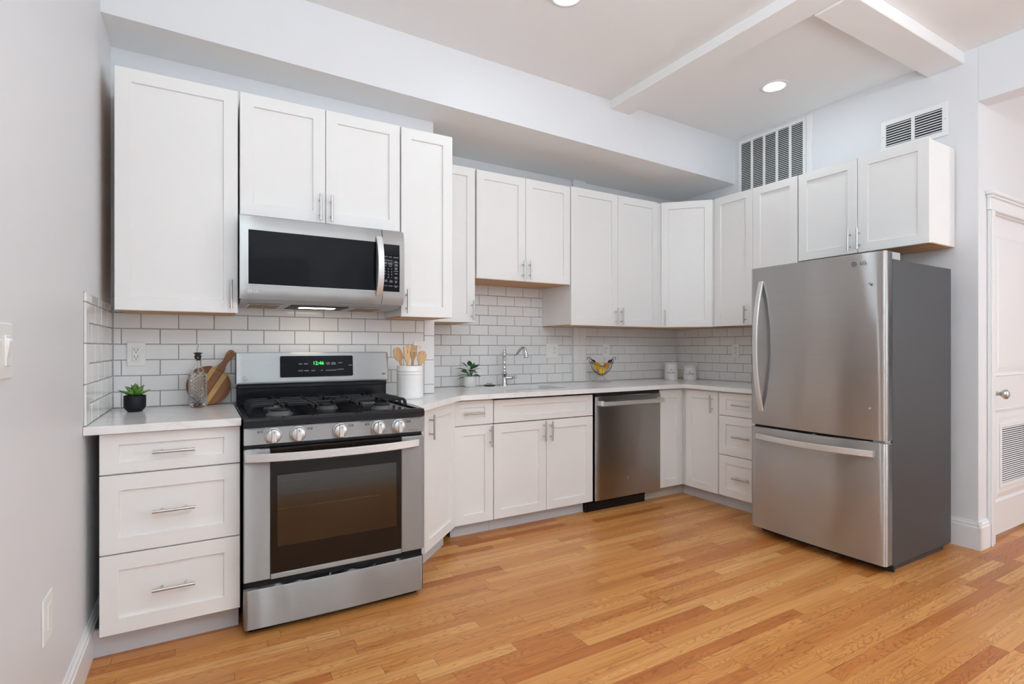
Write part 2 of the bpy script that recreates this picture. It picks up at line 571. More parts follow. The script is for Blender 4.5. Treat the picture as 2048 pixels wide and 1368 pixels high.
def text_mesh(s, size, align='CENTER', extrude=0.0004):
    cu = bpy.data.curves.new('lettering', 'FONT')
    cu.body = s
    cu.size = size
    cu.align_x = align
    cu.align_y = 'CENTER'
    cu.extrude = extrude
    cu.resolution_u = 3
    ob = bpy.data.objects.new('lettering', cu)
    C.objects.link(ob)
    bpy.context.view_layer.update()
    me = bpy.data.meshes.new_from_object(ob.evaluated_get(bpy.context.evaluated_depsgraph_get()))
    bpy.data.objects.remove(ob)
    v = [p.co.copy() for p in me.vertices]
    f = [list(p.vertices) for p in me.polygons]
    bpy.data.meshes.remove(me)
    bpy.data.curves.remove(cu)
    return v, f


def text_on(mb, s, size, x, y, z, mat=0, align='CENTER', bend=None):
    """Upright text facing -y at (x,y,z); bend = radius of the cylinder about (x, y+bend)."""
    v, f = text_mesh(s, size, align)
    out = []
    for p in v:
        if bend:
            a = p.x / bend
            r = bend + p.z
            out.append((x + r * math.sin(a), y + bend - r * math.cos(a), z + p.y))
        else:
            out.append((x + p.x, y - p.z, z + p.y))
    mb.add(out, f, mat)


# ------------------------------------------------------------------ the room
ZC = 2.955          # ceiling
XL, XR = -0.374, 3.94
YB, YS, YD = 3.15, 3.62, 1.32   # wall behind the range, wall behind the sink, wall with the door
YF = -3.2
XH = 6.1            # far side of the hallway

struct(MB().box(XL - 0.1, XH + 0.1, YF - 0.1, YS + 0.1, -0.05, 0.0).build('floor', 'floor'))
struct(MB().box(XL - 0.1, XH + 0.1, YF - 0.1, YS + 0.1, ZC, ZC + 0.06).build('ceiling', 'ceiling'))
struct(MB().box(XL - 0.1, XL, YF - 0.1, YS + 0.1, 0, ZC).build('wall_left', 'wall'))
struct(MB().box(XL, 1.262, YB, YS + 0.1, 0, ZC).build('wall_back', 'wall'))
struct(MB().box(1.262, XR + 0.1, YS, YS + 0.1, 0, ZC).build('wall_rear', 'wall'))
w = MB()
w.box(XR, XR + 0.13, YD, YS, 0, ZC)
struct(w.build('wall_right', 'wall'))
# wall with the door, pierced by the doorway
w = MB()
w.box(XR + 0.13, 4.135, YD, YD + 0.12, 0, ZC)
w.box(4.135, 4.96, YD, YD + 0.12, 2.012, ZC)
w.box(4.96, XH + 0.1, YD, YD + 0.12, 0, ZC)
struct(w.build('wall_hall', 'wall'))
struct(MB().box(XR, XR + 0.13, YF, YD - 0.001, 2.634, ZC).build('lintel', 'wall'))
# wall behind the camera with two window openings, hallway end wall with one added for its light
def pierced_wall(name, horiz, at, a0, a1, openings, th):
    w = MB()
    cuts = sorted(openings)
    prev = a0
    def bx(p, q, z0, z1):
        if q - p < 1e-4:
            return
        if horiz:
            w.box(p, q, at - th, at, z0, z1)
        else:
            w.box(at, at + th, p, q, z0, z1)
    for (p, q, z0, z1) in cuts:
        bx(prev, p, 0, ZC)
        bx(p, q, 0, z0)
        bx(p, q, z1, ZC)
        prev = q
    bx(prev, a1, 0, ZC)
    return struct(w.build(name, 'wall'))
pierced_wall('wall_front', True, YF, XL - 0.1, XH + 0.1, [(0.0, 1.5, 0.65, 2.55), (2.1, 3.6, 0.65, 2.55)], 0.1)
pierced_wall('wall_side', False, XH, YF, YD, [(-2.7, -1.3, 0.75, 2.45)], 0.1)
def window(n, p, q, z0, z1, horiz, at):
    w = MB()
    t = 0.05
    def bx(a, b, c, d, y0=0.0, y1=0.06):
        if horiz:
            w.box(a, b, at - 0.08 + y0, at - 0.08 + y1, c, d, 0.004)
        else:
            w.box(at + 0.02 + y0, at + 0.02 + y1, a, b, c, d, 0.004)
    bx(p, p + t, z0, z1)
    bx(q - t, q, z0, z1)
    bx(p + t, q - t, z0, z0 + t)
    bx(p + t, q - t, z1 - t, z1)
    bx(p + t, q - t, (z0 + z1) / 2 - 0.025, (z0 + z1) / 2 + 0.025)
    bx((p + q) / 2 - 0.02, (p + q) / 2 + 0.02, z0 + t, z1 - t)
    return struct(w.build('window_%d' % n, 'trim'))
def blind(p, q, z0, z1, horiz, at):
    m = MB()
    z = z0 + 0.03
    while z < z1 - 0.03:
        if horiz:
            m.add([(p + 0.06, at - 0.012, z), (q - 0.06, at - 0.012, z), (q - 0.06, at + 0.018, z + 0.036), (p + 0.06, at + 0.018, z + 0.036)], [[0, 1, 2, 3]])
        else:
            m.add([(at + 0.012, p + 0.06, z), (at + 0.012, q - 0.06, z), (at - 0.018, q - 0.06, z + 0.036), (at - 0.018, p + 0.06, z + 0.036)], [[0, 1, 2, 3]])
        z += 0.042
    return m
window(1, 0.0, 1.5, 0.65, 2.55, True, YF)
window(2, 2.1, 3.6, 0.65, 2.55, True, YF)
window(3, -2.7, -1.3, 0.75, 2.45, False, XH)  # unseen hallway window, added to let in light for the left wall
for n_, args in enumerate(((0.0, 1.5, 0.65, 2.55, True, YF), (2.1, 3.6, 0.65, 2.55, True, YF))):
    blind(*args).build('window_blind', 'blind', bpy.data.objects['window_%d' % (n_ + 1)])

# soffit above the cabinets, running from the left wall to the right wall
w = MB()
fl, fr_ = (XL, 2.845), (XR, 2.972)
zl, zr = 2.622, 2.585
v = [(XL, fl[1], zl), (XL, fl[1], ZC), (XL, YS, ZC), (XL, YS, zl), (XR, fr_[1], zr), (XR, fr_[1], ZC), (XR, YS, ZC), (XR, YS, zr)]
w.add(v, [[0, 1, 2, 3], [7, 6, 5, 4], [0, 4, 5, 1], [1, 5, 6, 2], [2, 6, 7, 3]])
w.add([v[3], v[7], v[4], v[0]], [[0, 1, 2, 3]], 1)
struct(w.build('soffit', ['wall', 'ceiling']))
# boxed ceiling beams
struct(MB().box(2.52, 2.712, 1.385, 2.94, 2.893, ZC, 0.004).build('ceiling_beam', 'ceiling'))
struct(MB().box(2.712, XR, 1.385, 1.575, 2.885, ZC, 0.004).build('ceiling_beam', 'ceiling'))
# narrow chase on the sink wall
struct(MB().box(2.69, 2.815, YS - 0.03, YS, 0.9, 2.60).build('wall_chase', 'wall'))

# baseboards
def baseboard(name, pts, h=0.145, th=0.016):
    """pts: polyline on the wall face; the board lies to its left."""
    w = MB()
    for (a, b) in zip(pts[:-1], pts[1:]):
        a, b = Vector((*a, 0)), Vector((*b, 0))
        d = (b - a).normalized()
        nrm = Vector((-d.y, d.x, 0))
        prof = [(0, 0), (th, 0), (th, h - 0.035), (th - 0.004, h - 0.030), (th - 0.004, h - 0.018), (th - 0.010, h - 0.008), (th - 0.011, h), (0, h)]
        A = [a + nrm * p + Vector((0, 0, q)) - d * 0.0 for p, q in prof]
        B = [b + nrm * p + Vector((0, 0, q)) for p, q in prof]
        k = len(prof)
        w.add(A + B, [[i, (i + 1) % k, (i + 1) % k + k, i + k] for i in range(k)] + [list(range(k))[::-1], [i + k for i in range(k)]])
    return struct(w.build(name, 'trim'))
baseboard('baseboard_left', [(XL, 3.14), (XL, YF)])
baseboard('baseboard_right', [(XR, YD - 0.017), (XR, 1.46)], 0.165, 0.017)
baseboard('baseboard_hall', [(4.062, YD), (XR - 0.016, YD)], 0.165, 0.017)

# door with casing
D = struct(MB().box(4.14, 4.955, YD + 0.02, YD + 0.06, 0.022, 2.006, 0.002).build('door_1', 'trim'))
def panel_frame(x0, x1, z0, z1, y):
    """raised moulding round a recessed door panel, on a face at y looking to -y"""
    m = MB()
    t = 0.030
    ring = [(0, 0.0), (0.004, -0.006), (0.016, -0.002), (0.024, 0.001), (t, 0.001)]
    loops = []
    for off, dy in ring:
        loops.append([(x0 + off, y + dy, z0 + off), (x1 - off, y + dy, z0 + off), (x1 - off, y + dy, z1 - off), (x0 + off, y + dy, z1 - off)])
    for a, b in zip(loops[:-1], loops[1:]):
        m.add(a + b, [[i, (i + 1) % 4, (i + 1) % 4 + 4, i + 4] for i in range(4)])
    m.add(loops[-1], [[0, 1, 2, 3]])
    off = t + 0.028
    a = [(x0 + t, y - 0.0005, z0 + t), (x1 - t, y - 0.0005, z0 + t), (x1 - t, y - 0.0005, z1 - t), (x0 + t, y - 0.0005, z1 - t)]
    b = [(x0 + off, y - 0.005, z0 + off), (x1 - off, y - 0.005, z0 + off), (x1 - off, y - 0.005, z1 - off), (x0 + off, y - 0.005, z1 - off)]
    m.add(a + b, [[i, (i + 1) % 4, (i + 1) % 4 + 4, i + 4] for i in range(4)] + [[4, 5, 6, 7]])
    return m
panel_frame(4.232, 4.865, 1.008, 1.885, YD + 0.02).build('door_panel', 'trim', D)
panel_frame(4.232, 4.865, 0.225, 0.805, YD + 0.02).build('door_panel', 'trim', D)
def louver(x0, x1, z0, z1, y, banks, pitch, border=0.03, depth=0.012, tilt=0.44, flange=0.006):
    """louvred vent grille facing -y: flange, dividers and tilted slats in one mesh; returns the mesh builder."""
    m = MB()
    for (a, b, c, d) in ((x0, x0 + border, z0, z1), (x1 - border, x1, z0, z1), (x0 + border, x1 - border, z0, z0 + border), (x0 + border, x1 - border, z1 - border, z1)):
        m.box(a, b, y - flange, y, c, d, 0.001)
    xi0, xi1, zi0, zi1 = x0 + border, x1 - border, z0 + border, z1 - border
    dv = 0.018
    bw = ((xi1 - xi0) - dv * (banks - 1)) / banks
    for k in range(banks):
        a = xi0 + k * (bw + dv)
        if k:
            m.box(a - dv, a, y - flange, y, zi0, zi1)
        n = int(round((zi1 - zi0) / pitch))
        for i in range(n):
            zc = zi0 + (i + 0.5) * (zi1 - zi0) / n
            h = pitch * tilt / 2
            v = [(a, y - 0.004, zc - h), (a + bw, y - 0.004, zc - h), (a + bw, y - 0.003, zc + h * 0.2), (a, y - 0.003, zc + h * 0.2),
                 (a, y + depth * 0 - 0.0005, zc + h), (a + bw, y - 0.0005, zc + h)]
            m.add(v, [[0, 1, 2, 3], [3, 2, 5, 4]])
    m.box(xi0, xi1, y - 0.0004, y + 0.0004, zi0, zi1, mat=1)
    for xx in (x0 + border * 0.45, x1 - border * 0.45):
        m.cyl((xx, y - flange - 0.0015, (z0 + z1) / 2), (xx, y - flange, (z0 + z1) / 2), 0.004, n=10, mat=2)
    return m
louver(4.292, 4.80, 0.312, 0.712, YD + 0.0145, 1, 0.0135, border=0.026).build('door_vent', ['vent', 'dark', 'nickel'], D)
k = MB()
k.lathe([(0.032, 0), (0.032, 0.006), (0.018, 0.012), (0.012, 0.02), (0.012, 0.038), (0.022, 0.046), (0.030, 0.058), (0.029, 0.070), (0.018, 0.078), (0.0, 0.079)], 24,
        xf=Matrix.Translation((4.205, YD + 0.02, 0.905)) @ Matrix.Rotation(PI / 2, 4, 'X'))
k.build('door_knob', 'nickel', D)
w = MB()
def casing_profile_v(x0, x1, z0, z1):
    w.box(x0, x1, YD - 0.018, YD - 0.0005, z0, z1, 0.003)
    w.box(x0, x0 + 0.022, YD - 0.027, YD - 0.018, z0, z1, 0.003)
casing_profile_v(4.064, 4.138, 0, 2.012)
casing_profile_v(4.957, 5.03, 0, 2.012)
w.box(4.055, 5.04, YD - 0.020, YD - 0.0005, 2.012, 2.085, 0.003)
w.box(4.048, 5.047, YD - 0.030, YD - 0.0005, 2.085, 2.100, 0.003)
w.box(4.038, 5.057, YD - 0.042, YD - 0.0005, 2.100, 2.122, 0.004)
w.box(4.138, 4.957, YD, YD + 0.02, 2.004, 2.012)
struct(w.build('trim_1', 'trim'))

# ------------------------------------------------------------------ tiling
def tile_field(name, x0, x1, z0, z1, even, loc, rz=0.0, ph=0.0763, pw=0.1553, gap=0.0026, bev=0.0035, th=0.008, skip=()):
    """running-bond tiles on a local plane y=0 that looks to -y; even = x of a joint of the bottom row."""
    m = MB()
    m.box(x0, x1, -0.003, 0.0, z0, z1, mat=1)
    r = 0
    z = z0
    while z < z1 - 0.004:
        zt = min(z + ph, z1)
        off = even + (pw / 2 if r % 2 else 0)
        i0 = math.floor((x0 - off) / pw)
        x = off + i0 * pw
        while x < x1 - 1e-4:
            a, b = max(x + gap / 2, x0), min(x + pw - gap / 2, x1)
            if b - a > 0.006:
                c, d = z + gap / 2, zt - gap / 2
                j = random.uniform(-0.0004, 0.0004)
                f0, f1 = -th + j, -th - j
                q = min(bev, (b - a) * 0.3)
                v = [(a, -0.002, c), (b, -0.002, c), (b, -0.002, d), (a, -0.002, d),
                     (a, -th + 0.0025, c), (b, -th + 0.0025, c), (b, -th + 0.0025, d), (a, -th + 0.0025, d),
                     (a + q, f0, c + q), (b - q, f1, c + q), (b - q, f1, d - q), (a + q, f0, d - q)]
                fs = [[8, 9, 10, 11]]
                for k0 in (0, 4):
                    fs += [[k0 + i, k0 + (i + 1) % 4, k0 + 4 + (i + 1) % 4, k0 + 4 + i] for i in range(4)]
                m.add(v, fs)
            x += pw
        z += ph
        r += 1
    return struct(m.build(name, ['tile', 'grout'], loc=loc, rot=(0, 0, rz)))

ZT = 0.899
# wall behind the range; the vertical trim column closes it on the right
tile_field('backsplash', XL + 0.009, 1.196, ZT, 1.45, -0.178, (0, YB, 0), pw=0.1553)
m = MB()
m.box(1.196, 1.262, -0.004, 0, ZT, 1.45, mat=1)
z = ZT
hh = 0.058
while z < 1.45:
    m.box(1.198, 1.2655, -0.0095, 0.0, z + 0.001, min(z + hh, 1.45) - 0.001, 0.003)
    z += hh
    hh = 0.1526
struct(m.build('backsplash_edge', ['tile', 'grout'], loc=(0, YB, 0)))
# left wall return
m = tile_field('backsplash', 2.527, 3.141, ZT, 1.393, 2.527 + 0.06, (XL, 0, 0), PI / 2)
m.rotation_euler = (0, 0, PI / 2)
m = MB()
z = ZT
hh = 0.0763 * 2
while z < 1.39:
    m.box(2.468, 2.525, -0.009, 0.0, z + 0.001, min(z + hh, 1.393) - 0.001, 0.003)
    z += hh
m.box(2.47, 2.525, -0.004, 0.0, ZT, 1.393, mat=1)
struct(m.build('backsplash_edge', ['tile', 'grout'], loc=(XL, 0, 0), rot=(0, 0, PI / 2)))
# sink wall, both sides of the chase
tile_field('backsplash', 1.262, 2.69, ZT, 1.70, 1.508, (0, YS, 0), bev=0.002)
tile_field('backsplash', 2.815, XR - 0.009, ZT, 1.40, 2.886, (0, YS, 0), bev=0.002)
m = MB()
m.box(2.69, 2.815, -0.034, -0.030, ZT, 1.40, mat=1)
for a, b in ((2.689, 2.745), (2.76, 2.816)):
    z = ZT
    while z < 1.40:
        m.box(a, b, -0.040, -0.028, z + 0.001, min(z + 0.1526, 1.40) - 0.001, 0.003)
        z += 0.1526
m.box(2.746, 2.759, -0.037, -0.03, ZT, 1.40, mat=0)
struct(m.build('backsplash_edge', ['tile', 'grout'], loc=(0, YS, 0)))
# right wall
tile_field('backsplash', -YS, -1.9, ZT, 1.40, -3.12, (XR, 0, 0), -PI / 2, bev=0.002)

# ------------------------------------------------------------------ cabinets
def shaker(x0, x1, z0, z1, t=0.020, rail=0.058, recess=0.010, top=None):
    m = MB()
    e = 0.0018
    tr = top or rail
    L = [[(x0, t, z0), (x1, t, z0), (x1, t, z1), (x0, t, z1)],
         [(x0, e, z0), (x1, e, z0), (x1, e, z1), (x0, e, z1)],
         [(x0 + e, 0, z0 + e), (x1 - e, 0, z0 + e), (x1 - e, 0, z1 - e), (x0 + e, 0, z1 - e)],
         [(x0 + rail, 0, z0 + tr), (x1 - rail, 0, z0 + tr), (x1 - rail, 0, z1 - tr), (x0 + rail, 0, z1 - tr)],
         [(x0 + rail + 0.001, 0.0015, z0 + tr + 0.001), (x1 - rail - 0.001, 0.0015, z0 + tr + 0.001), (x1 - rail - 0.001, 0.0015, z1 - tr - 0.001), (x0 + rail + 0.001, 0.0015, z1 - tr - 0.001)],
         [(x0 + rail + 0.002, recess, z0 + tr + 0.002), (x1 - rail - 0.002, recess, z0 + tr + 0.002), (x1 - rail - 0.002, recess, z1 - tr - 0.002), (x0 + rail + 0.002, recess, z1 - tr - 0.002)]]
    for a, b in zip(L[:-1], L[1:]):
        m.add(a + b, [[i, (i + 1) % 4, (i + 1) % 4 + 4, i + 4] for i in range(4)])
    m.add(L[-1], [[0, 1, 2, 3]])
    m.add(L[0], [[3, 2, 1, 0]])
    return m


def pull_mesh(length, vertical):
    m = MB()
    h = length / 2
    ax = (lambda t, y: (0, y, t)) if vertical else (lambda t, y: (t, y, 0))
    m.cyl(ax(-h, -0.032), ax(h, -0.032), 0.0062, n=14)
    for t in (-h * 0.56, h * 0.56):
        m.cyl(ax(t, -0.030), ax(t, 0.002), 0.0048, n=10)
    return m


PULL = {}


def pull(door, x, z, vertical=True, length=0.133, y=0.0):
    key = (vertical, round(length, 3))
    if key not in PULL:
        o = pull_mesh(length, vertical).build('handle', 'nickel', door)
        PULL[key] = o.data
    else:
        o = bpy.data.objects.new('handle', PULL[key])
        C.objects.link(o)
        o.parent = door
    o.location = (x, y, z)
    return o


def cabinet(name, label, loc, rz, w, depth, z0, z1, group, doors=(), drawers=(), toe=None, bottom='birch', carc=None, inset=0.004, gap=0.0):
    """Local frame: x to the right, y into the wall, z up from loc; door faces at y=0.
    doors: (x0,x1,z0,z1,handle_x or None,handle_z); drawers: (x0,x1,z0,z1,handle?)."""
    t = thing(name, label, 'cabinet', loc, rz, group)
    b = MB()
    if carc:
        b.prism(carc, z0, z1)
    else:
        b.box(inset, w - inset, 0.0215, depth, z0 + (0.004 if bottom else 0), z1 - 0.002)
    b.build('carcass', 'cab', t)
    if bottom and not toe:
        u = MB()
        if carc:
            u.prism(carc, z0 - 0.003, z0 - 0.0005)
        else:
            u.box(inset + 0.002, w - inset - 0.002, 0.0225, depth - 0.002, z0 - 0.001, z0 + 0.0035)
        o = u.build('underside', bottom, t)
        o['label'] = 'bare wooden underside'
    for (a, c, e, f, hx, hz) in doors:
        d = shaker(a, c, e, f).build('door', 'cab', t)
        if hx is not None:
            pull(d, hx, hz, True)
    for dr in drawers:
        a, c, e, f, hnd = dr[:5]
        d = shaker(a, c, e, f, top=min(0.058, (f - e) * 0.27)).build('drawer', 'cab', t)
        if hnd:
            pull(d, (a + c) / 2 + (dr[5] if len(dr) > 5 else 0), (e + f) / 2, False, 0.142)
    if toe:
        k_ = MB()
        k_.box(toe[0], toe[1], toe[2], toe[2] + 0.016, 0.0, toe[3])
        k_.build('toe_kick', 'kick', t)
    return t


UP = 'white wall cabinets'
LO = 'white base cabinets'
g = 0.003
H1, H0 = 2.396, 1.357
# over and beside the range (door faces at y = 2.82)
W1 = 'upper'
t = cabinet('wall_cabinet', 'tall white shaker wall cabinet with one wide door, in the corner beside the microwave', (-0.323, 2.82, 0), 0, 0.472, YB - 0.010 - 2.82, H0 - 0.004, H1, UP,
        doors=[(0.0, 0.470, H0 - 0.006, H1 + 0.002, 0.441, 1.436)])
MB().box(0.0025, 0.0042, 0.0216, 0.318, H0 - 0.003, H1 - 0.003).build('side_panel', 'birch', t)['label'] = 'unpainted wooden side'
cabinet('wall_cabinet', 'white two-door wall cabinet directly above the microwave', (0.1535, 2.82, 0), 0, 0.784, YB - 0.010 - 2.82, 1.822, H1, UP,
        doors=[(0.002, 0.3905, 1.820, H1 + 0.004, 0.3625, 1.895), (0.3935, 0.782, 1.820, H1 + 0.004, 0.4165, 1.893)])
cabinet('wall_cabinet', 'narrow tall white wall cabinet right of the microwave, above the utensil crock', (0.9415, 2.82, 0), 0, 0.306, YB - 0.010 - 2.82, H0 + 0.003, H1, UP,
        doors=[(0.002, 0.306, H0 + 0.001, H1 + 0.003, 0.030, 1.440)])
# sink wall (door faces at y = 3.22)
YU = 3.22
dU = YS - 0.010 - YU
cabinet('wall_cabinet', 'tall white wall cabinet set back, left of the shorter cabinet over the sink', (1.272, YU, 0), 0, 0.325, dU, H0, H1 - 0.004, UP,
        doors=[(0.002, 0.318, H0 - 0.001, H1 - 0.003, 0.293, 1.435)])
cabinet('wall_cabinet', 'shorter white two-door wall cabinet over the sink and faucet', (1.601, YU, 0), 0, 0.783, dU, 1.660, H1 - 0.006, UP,
        doors=[(0.002, 0.388, 1.657, H1 - 0.005, 0.363, 1.735), (0.3915, 0.781, 1.657, H1 - 0.005, 0.418, 1.738)])
cabinet('wall_cabinet', 'tall white two-door wall cabinet above the fruit stand, right of the sink', (2.388, YU, 0), 0, 0.900, dU, H0, H1, UP,
        doors=[(0.003, 0.4605, H0 - 0.001, H1, 0.434, 1.432), (0.4635, 0.898, H0 - 0.001, H1, 0.490, 1.432)])
# diagonal corner cabinet: face from (3.300,3.215) to (3.598,2.912)
fx0, fy0, fx1, fy1 = 3.302, 3.212, 3.598, 2.916
ang = math.atan2(fy1 - fy0, fx1 - fx0)
fw_ = math.hypot(fx1 - fx0, fy1 - fy0)
ca, sa = math.cos(-ang), math.sin(-ang)
def to_local(px, py, ox, oy):
    dx, dy = px - ox, py - oy
    return (dx * ca - dy * sa, dx * sa + dy * ca)
carc = [to_local(px, py, fx0, fy0) for px, py in ((3.296, 3.2415), (3.6195, 2.918), (3.928, 2.918), (3.928, 3.608), (3.296, 3.608))]
cabinet('wall_cabinet', 'white single-door wall cabinet set diagonally across the corner above the canisters', (fx0, fy0, 0), ang, fw_, 0.3, H0, H1 - 0.004, UP,
        doors=[(0.010, fw_ - 0.010, H0 - 0.001, H1 - 0.003, 0.040, 1.432)], carc=carc)
# right wall (door faces at x = 3.60); local x runs towards the camera
XU = 3.60
cabinet('wall_cabinet', 'tall white two-door wall cabinet on the right wall, just before the refrigerator', (XU, 2.912, 0), -PI / 2, 0.703, XR - 0.010 - XU, H0 + 0.002, H1 - 0.006, UP,
        doors=[(0.003, 0.350, H0 + 0.001, H1 - 0.003, 0.297, 1.438), (0.353, 0.700, H0 + 0.001, H1 - 0.003, 0.384, 1.438)])
cabinet('wall_cabinet', 'short white two-door wall cabinet above the refrigerator', (XU, 2.206, 0), -PI / 2, 0.780, XR - 0.010 - XU, 1.792, H1 - 0.006, UP,
        doors=[(0.003, 0.388, 1.790, H1 - 0.004, 0.348, 1.872), (0.392, 0.778, 1.790, H1 - 0.004, 0.403, 1.875)])

ZB = 0.866      # top of the base cabinets
# base: drawers left of the range (faces at y = 2.49)
cabinet('base_cabinet', 'white base cabinet with three drawers, left of the range', (-0.330, 2.485, 0), 0, 0.470, 0.64, 0.10, ZB, LO,
        drawers=[(0.0, 0.468, 0.711, 0.862, True, 0.002), (0.0, 0.468, 0.410, 0.7055, True, 0.002), (0.0, 0.468, 0.106, 0.4045, True, 0.002)],
        toe=(-0.028, 0.466, 0.078, 0.104), bottom=None)
# angled base between range and sink run, 45 degrees
ax0, ay0 = 0.995, 2.632
s2 = math.sqrt(0.5)
aw = (1.333 - ax0) / s2
def to_l45(px, py):
    dx, dy = px - ax0, py - ay0
    return ((dx + dy) * s2, (-dx + dy) * s2)
carc = [to_l45(px, py) for px, py in ((0.995 - 0.016, 2.632 + 0.015), (1.333 - 0.016, 2.970 + 0.015), (1.333 - 0.016, 3.138), (0.935, 3.138), (0.935, 2.646))]
t = cabinet('base_cabinet', 'narrow white base cabinet set at an angle, right of the range', (ax0, ay0, 0), PI / 4, aw, 0.2, 0.094, ZB, LO,
            doors=[(0.030, aw - 0.004, 0.098, 0.858, 0.082, 0.762)], carc=carc, bottom=None)
MB().box(0.0, aw - 0.045, 0.060, 0.076, 0, 0.093).build('toe_kick', 'kick', t)
YLO = 3.0
cabinet('base_cabinet', 'narrow white base cabinet with one drawer over one door, left of the sink cabinet', (1.340, YLO, 0), 0, 0.272, YS - 0.012 - YLO, 0.085, ZB, LO,
        doors=[(0.003, 0.270, 0.086, 0.697, 0.245, 0.624)], drawers=[(0.003, 0.270, 0.703, 0.853, True, -0.012)], toe=(0.0, 0.272, 0.066, 0.086), bottom=None)
cabinet('base_cabinet', 'wide white two-door base cabinet under the sink with a false drawer front', (1.613, YLO, 0), 0, 0.808, YS - 0.012 - YLO, 0.085, ZB - 0.20, LO,
        doors=[(0.003, 0.404, 0.086, 0.696, 0.383, 0.626), (0.407, 0.806, 0.086, 0.696, 0.437, 0.622)], drawers=[(0.003, 0.806, 0.702, 0.850, False)],
        toe=(0.0, 0.768, 0.066, 0.086), bottom=None)
# corner base: two door leaves meeting in the inner corner
t = thing('base_cabinet', 'white corner base cabinet with two door leaves, right of the dishwasher', 'cabinet', (3.335, YLO, 0), 0, LO)
b = MB()
b.prism([(-0.255, 0.0215), (0.0215, 0.0215), (0.0215, -0.342), (0.595, -0.342), (0.595, 0.608), (-0.255, 0.608)], 0.085, ZB)
b.build('carcass', 'cab', t)
shaker(-0.258, -0.0025, 0.090, 0.853, rail=0.062).build('door', 'cab', t)
d = shaker(0.0, 0.305, 0.090, 0.853, rail=0.055)
o = d.build('door', 'cab', t, loc=(0, -0.030, 0), rot=(0, 0, -PI / 2))
pull(o, 0.259, 0.762)
k_ = MB()
k_.box(-0.38, 0.075, 0.062, 0.078, 0, 0.084)
k_.build('toe_kick', 'ply', t)['label'] = 'unpainted wooden toe kick'
MB().box(0.070, 0.086, -0.342, 0.060, 0, 0.084).build('toe_kick', 'kick', t)
# drawers on the right wall
cabinet('base_cabinet', 'white base cabinet with three drawers on the right wall, beside the refrigerator', (3.335, 2.656, 0), -PI / 2, 0.465, XR - 0.012 - 3.335, 0.085, ZB, LO,
        drawers=[(0.003, 0.460, 0.688, 0.853, True, -0.025), (0.003, 0.460, 0.397, 0.683, True, -0.025), (0.003, 0.460, 0.094, 0.392, True, -0.025)],
        toe=(0.0, 0.465, 0.070, 0.086), bottom=None)

# ------------------------------------------------------------------ worktops, sink, faucet
ZW = 0.898
m = MB()
m.prism([(XL + 0.001, 2.452), (0.141, 2.452), (0.141, YB - 0.001), (XL + 0.001, YB - 0.001)], ZB + 0.001, ZW, bev=0.002)
tag(m.build('worktop', 'quartz'), 'short white quartz worktop over the three drawers, left of the range', 'worktop', 'white quartz worktops')
def rounded_rect(x0, x1, y0, y1, r, n=6):
    pts = []
    for cx, cy, a0 in ((x1 - r, y1 - r, 0), (x0 + r, y1 - r, PI / 2), (x0 + r, y0 + r, PI), (x1 - r, y0 + r, 1.5 * PI)):
        for i in range(n + 1):
            a = a0 + PI / 2 * i / n
            pts.append((cx + r * math.cos(a), cy + r * math.sin(a)))
    return pts
SX0, SX1, SY0, SY1 = 1.735, 2.275, 3.085, 3.475
m = MB()
outer = [(0.928, 2.505), (0.965, 2.545), (1.352, 2.932), (3.292, 2.950), (3.292, 2.192), (XR - 0.001, 2.192), (XR - 0.001, YS - 0.001), (1.2635, YS - 0.001), (1.2635, YB - 0.001), (0.928, YB - 0.001)]
m.prism(outer, ZB + 0.001, ZW, holes=[rounded_rect(SX0, SX1, SY0, SY1, 0.05)])
tag(m.build('worktop', 'quartz'), 'long white quartz worktop turning the corner, with the sink cut into it', 'worktop', 'white quartz worktops')
# sink: undermounted steel bowl
m = MB()
rr = [(rounded_rect(SX0 - 0.016, SX1 + 0.016, SY0 - 0.016, SY1 + 0.016, 0.06), 0.0), (rounded_rect(SX0 + 0.004, SX1 - 0.004, SY0 + 0.004, SY1 - 0.004, 0.05), 0.0),
      (rounded_rect(SX0 + 0.008, SX1 - 0.008, SY0 + 0.008, SY1 - 0.008, 0.05), -0.01), (rounded_rect(SX0 + 0.016, SX1 - 0.016, SY0 + 0.016, SY1 - 0.016, 0.05), -0.165),
      (rounded_rect(SX0 + 0.05, SX1 - 0.05, SY0 + 0.05, SY1 - 0.05, 0.05), -0.185)]
n_ = len(rr[0][0])
for (a, za), (b_, zb) in zip(rr[:-1], rr[1:]):
    m.add([(x, y, za) for x, y in a] + [(x, y, zb) for x, y in b_], [[i, (i + 1) % n_, (i + 1) % n_ + n_, i + n_] for i in range(n_)], smooth=True)
m.add([(x, y, -0.185) for x, y in rr[-1][0]], [list(range(n_))])
t = thing('sink', 'undermounted stainless steel sink bowl in the long worktop', 'sink', (0, 0, ZB))
m.build('basin', 'sink', t)
MB().lathe([(0.0, -0.1845), (0.035, -0.184), (0.042, -0.1835), (0.0445, -0.1848)], 20, c=((SX0 + SX1) / 2, (SY0 + SY1) / 2 + 0.05, 0)).build('drain', 'chrome', t)

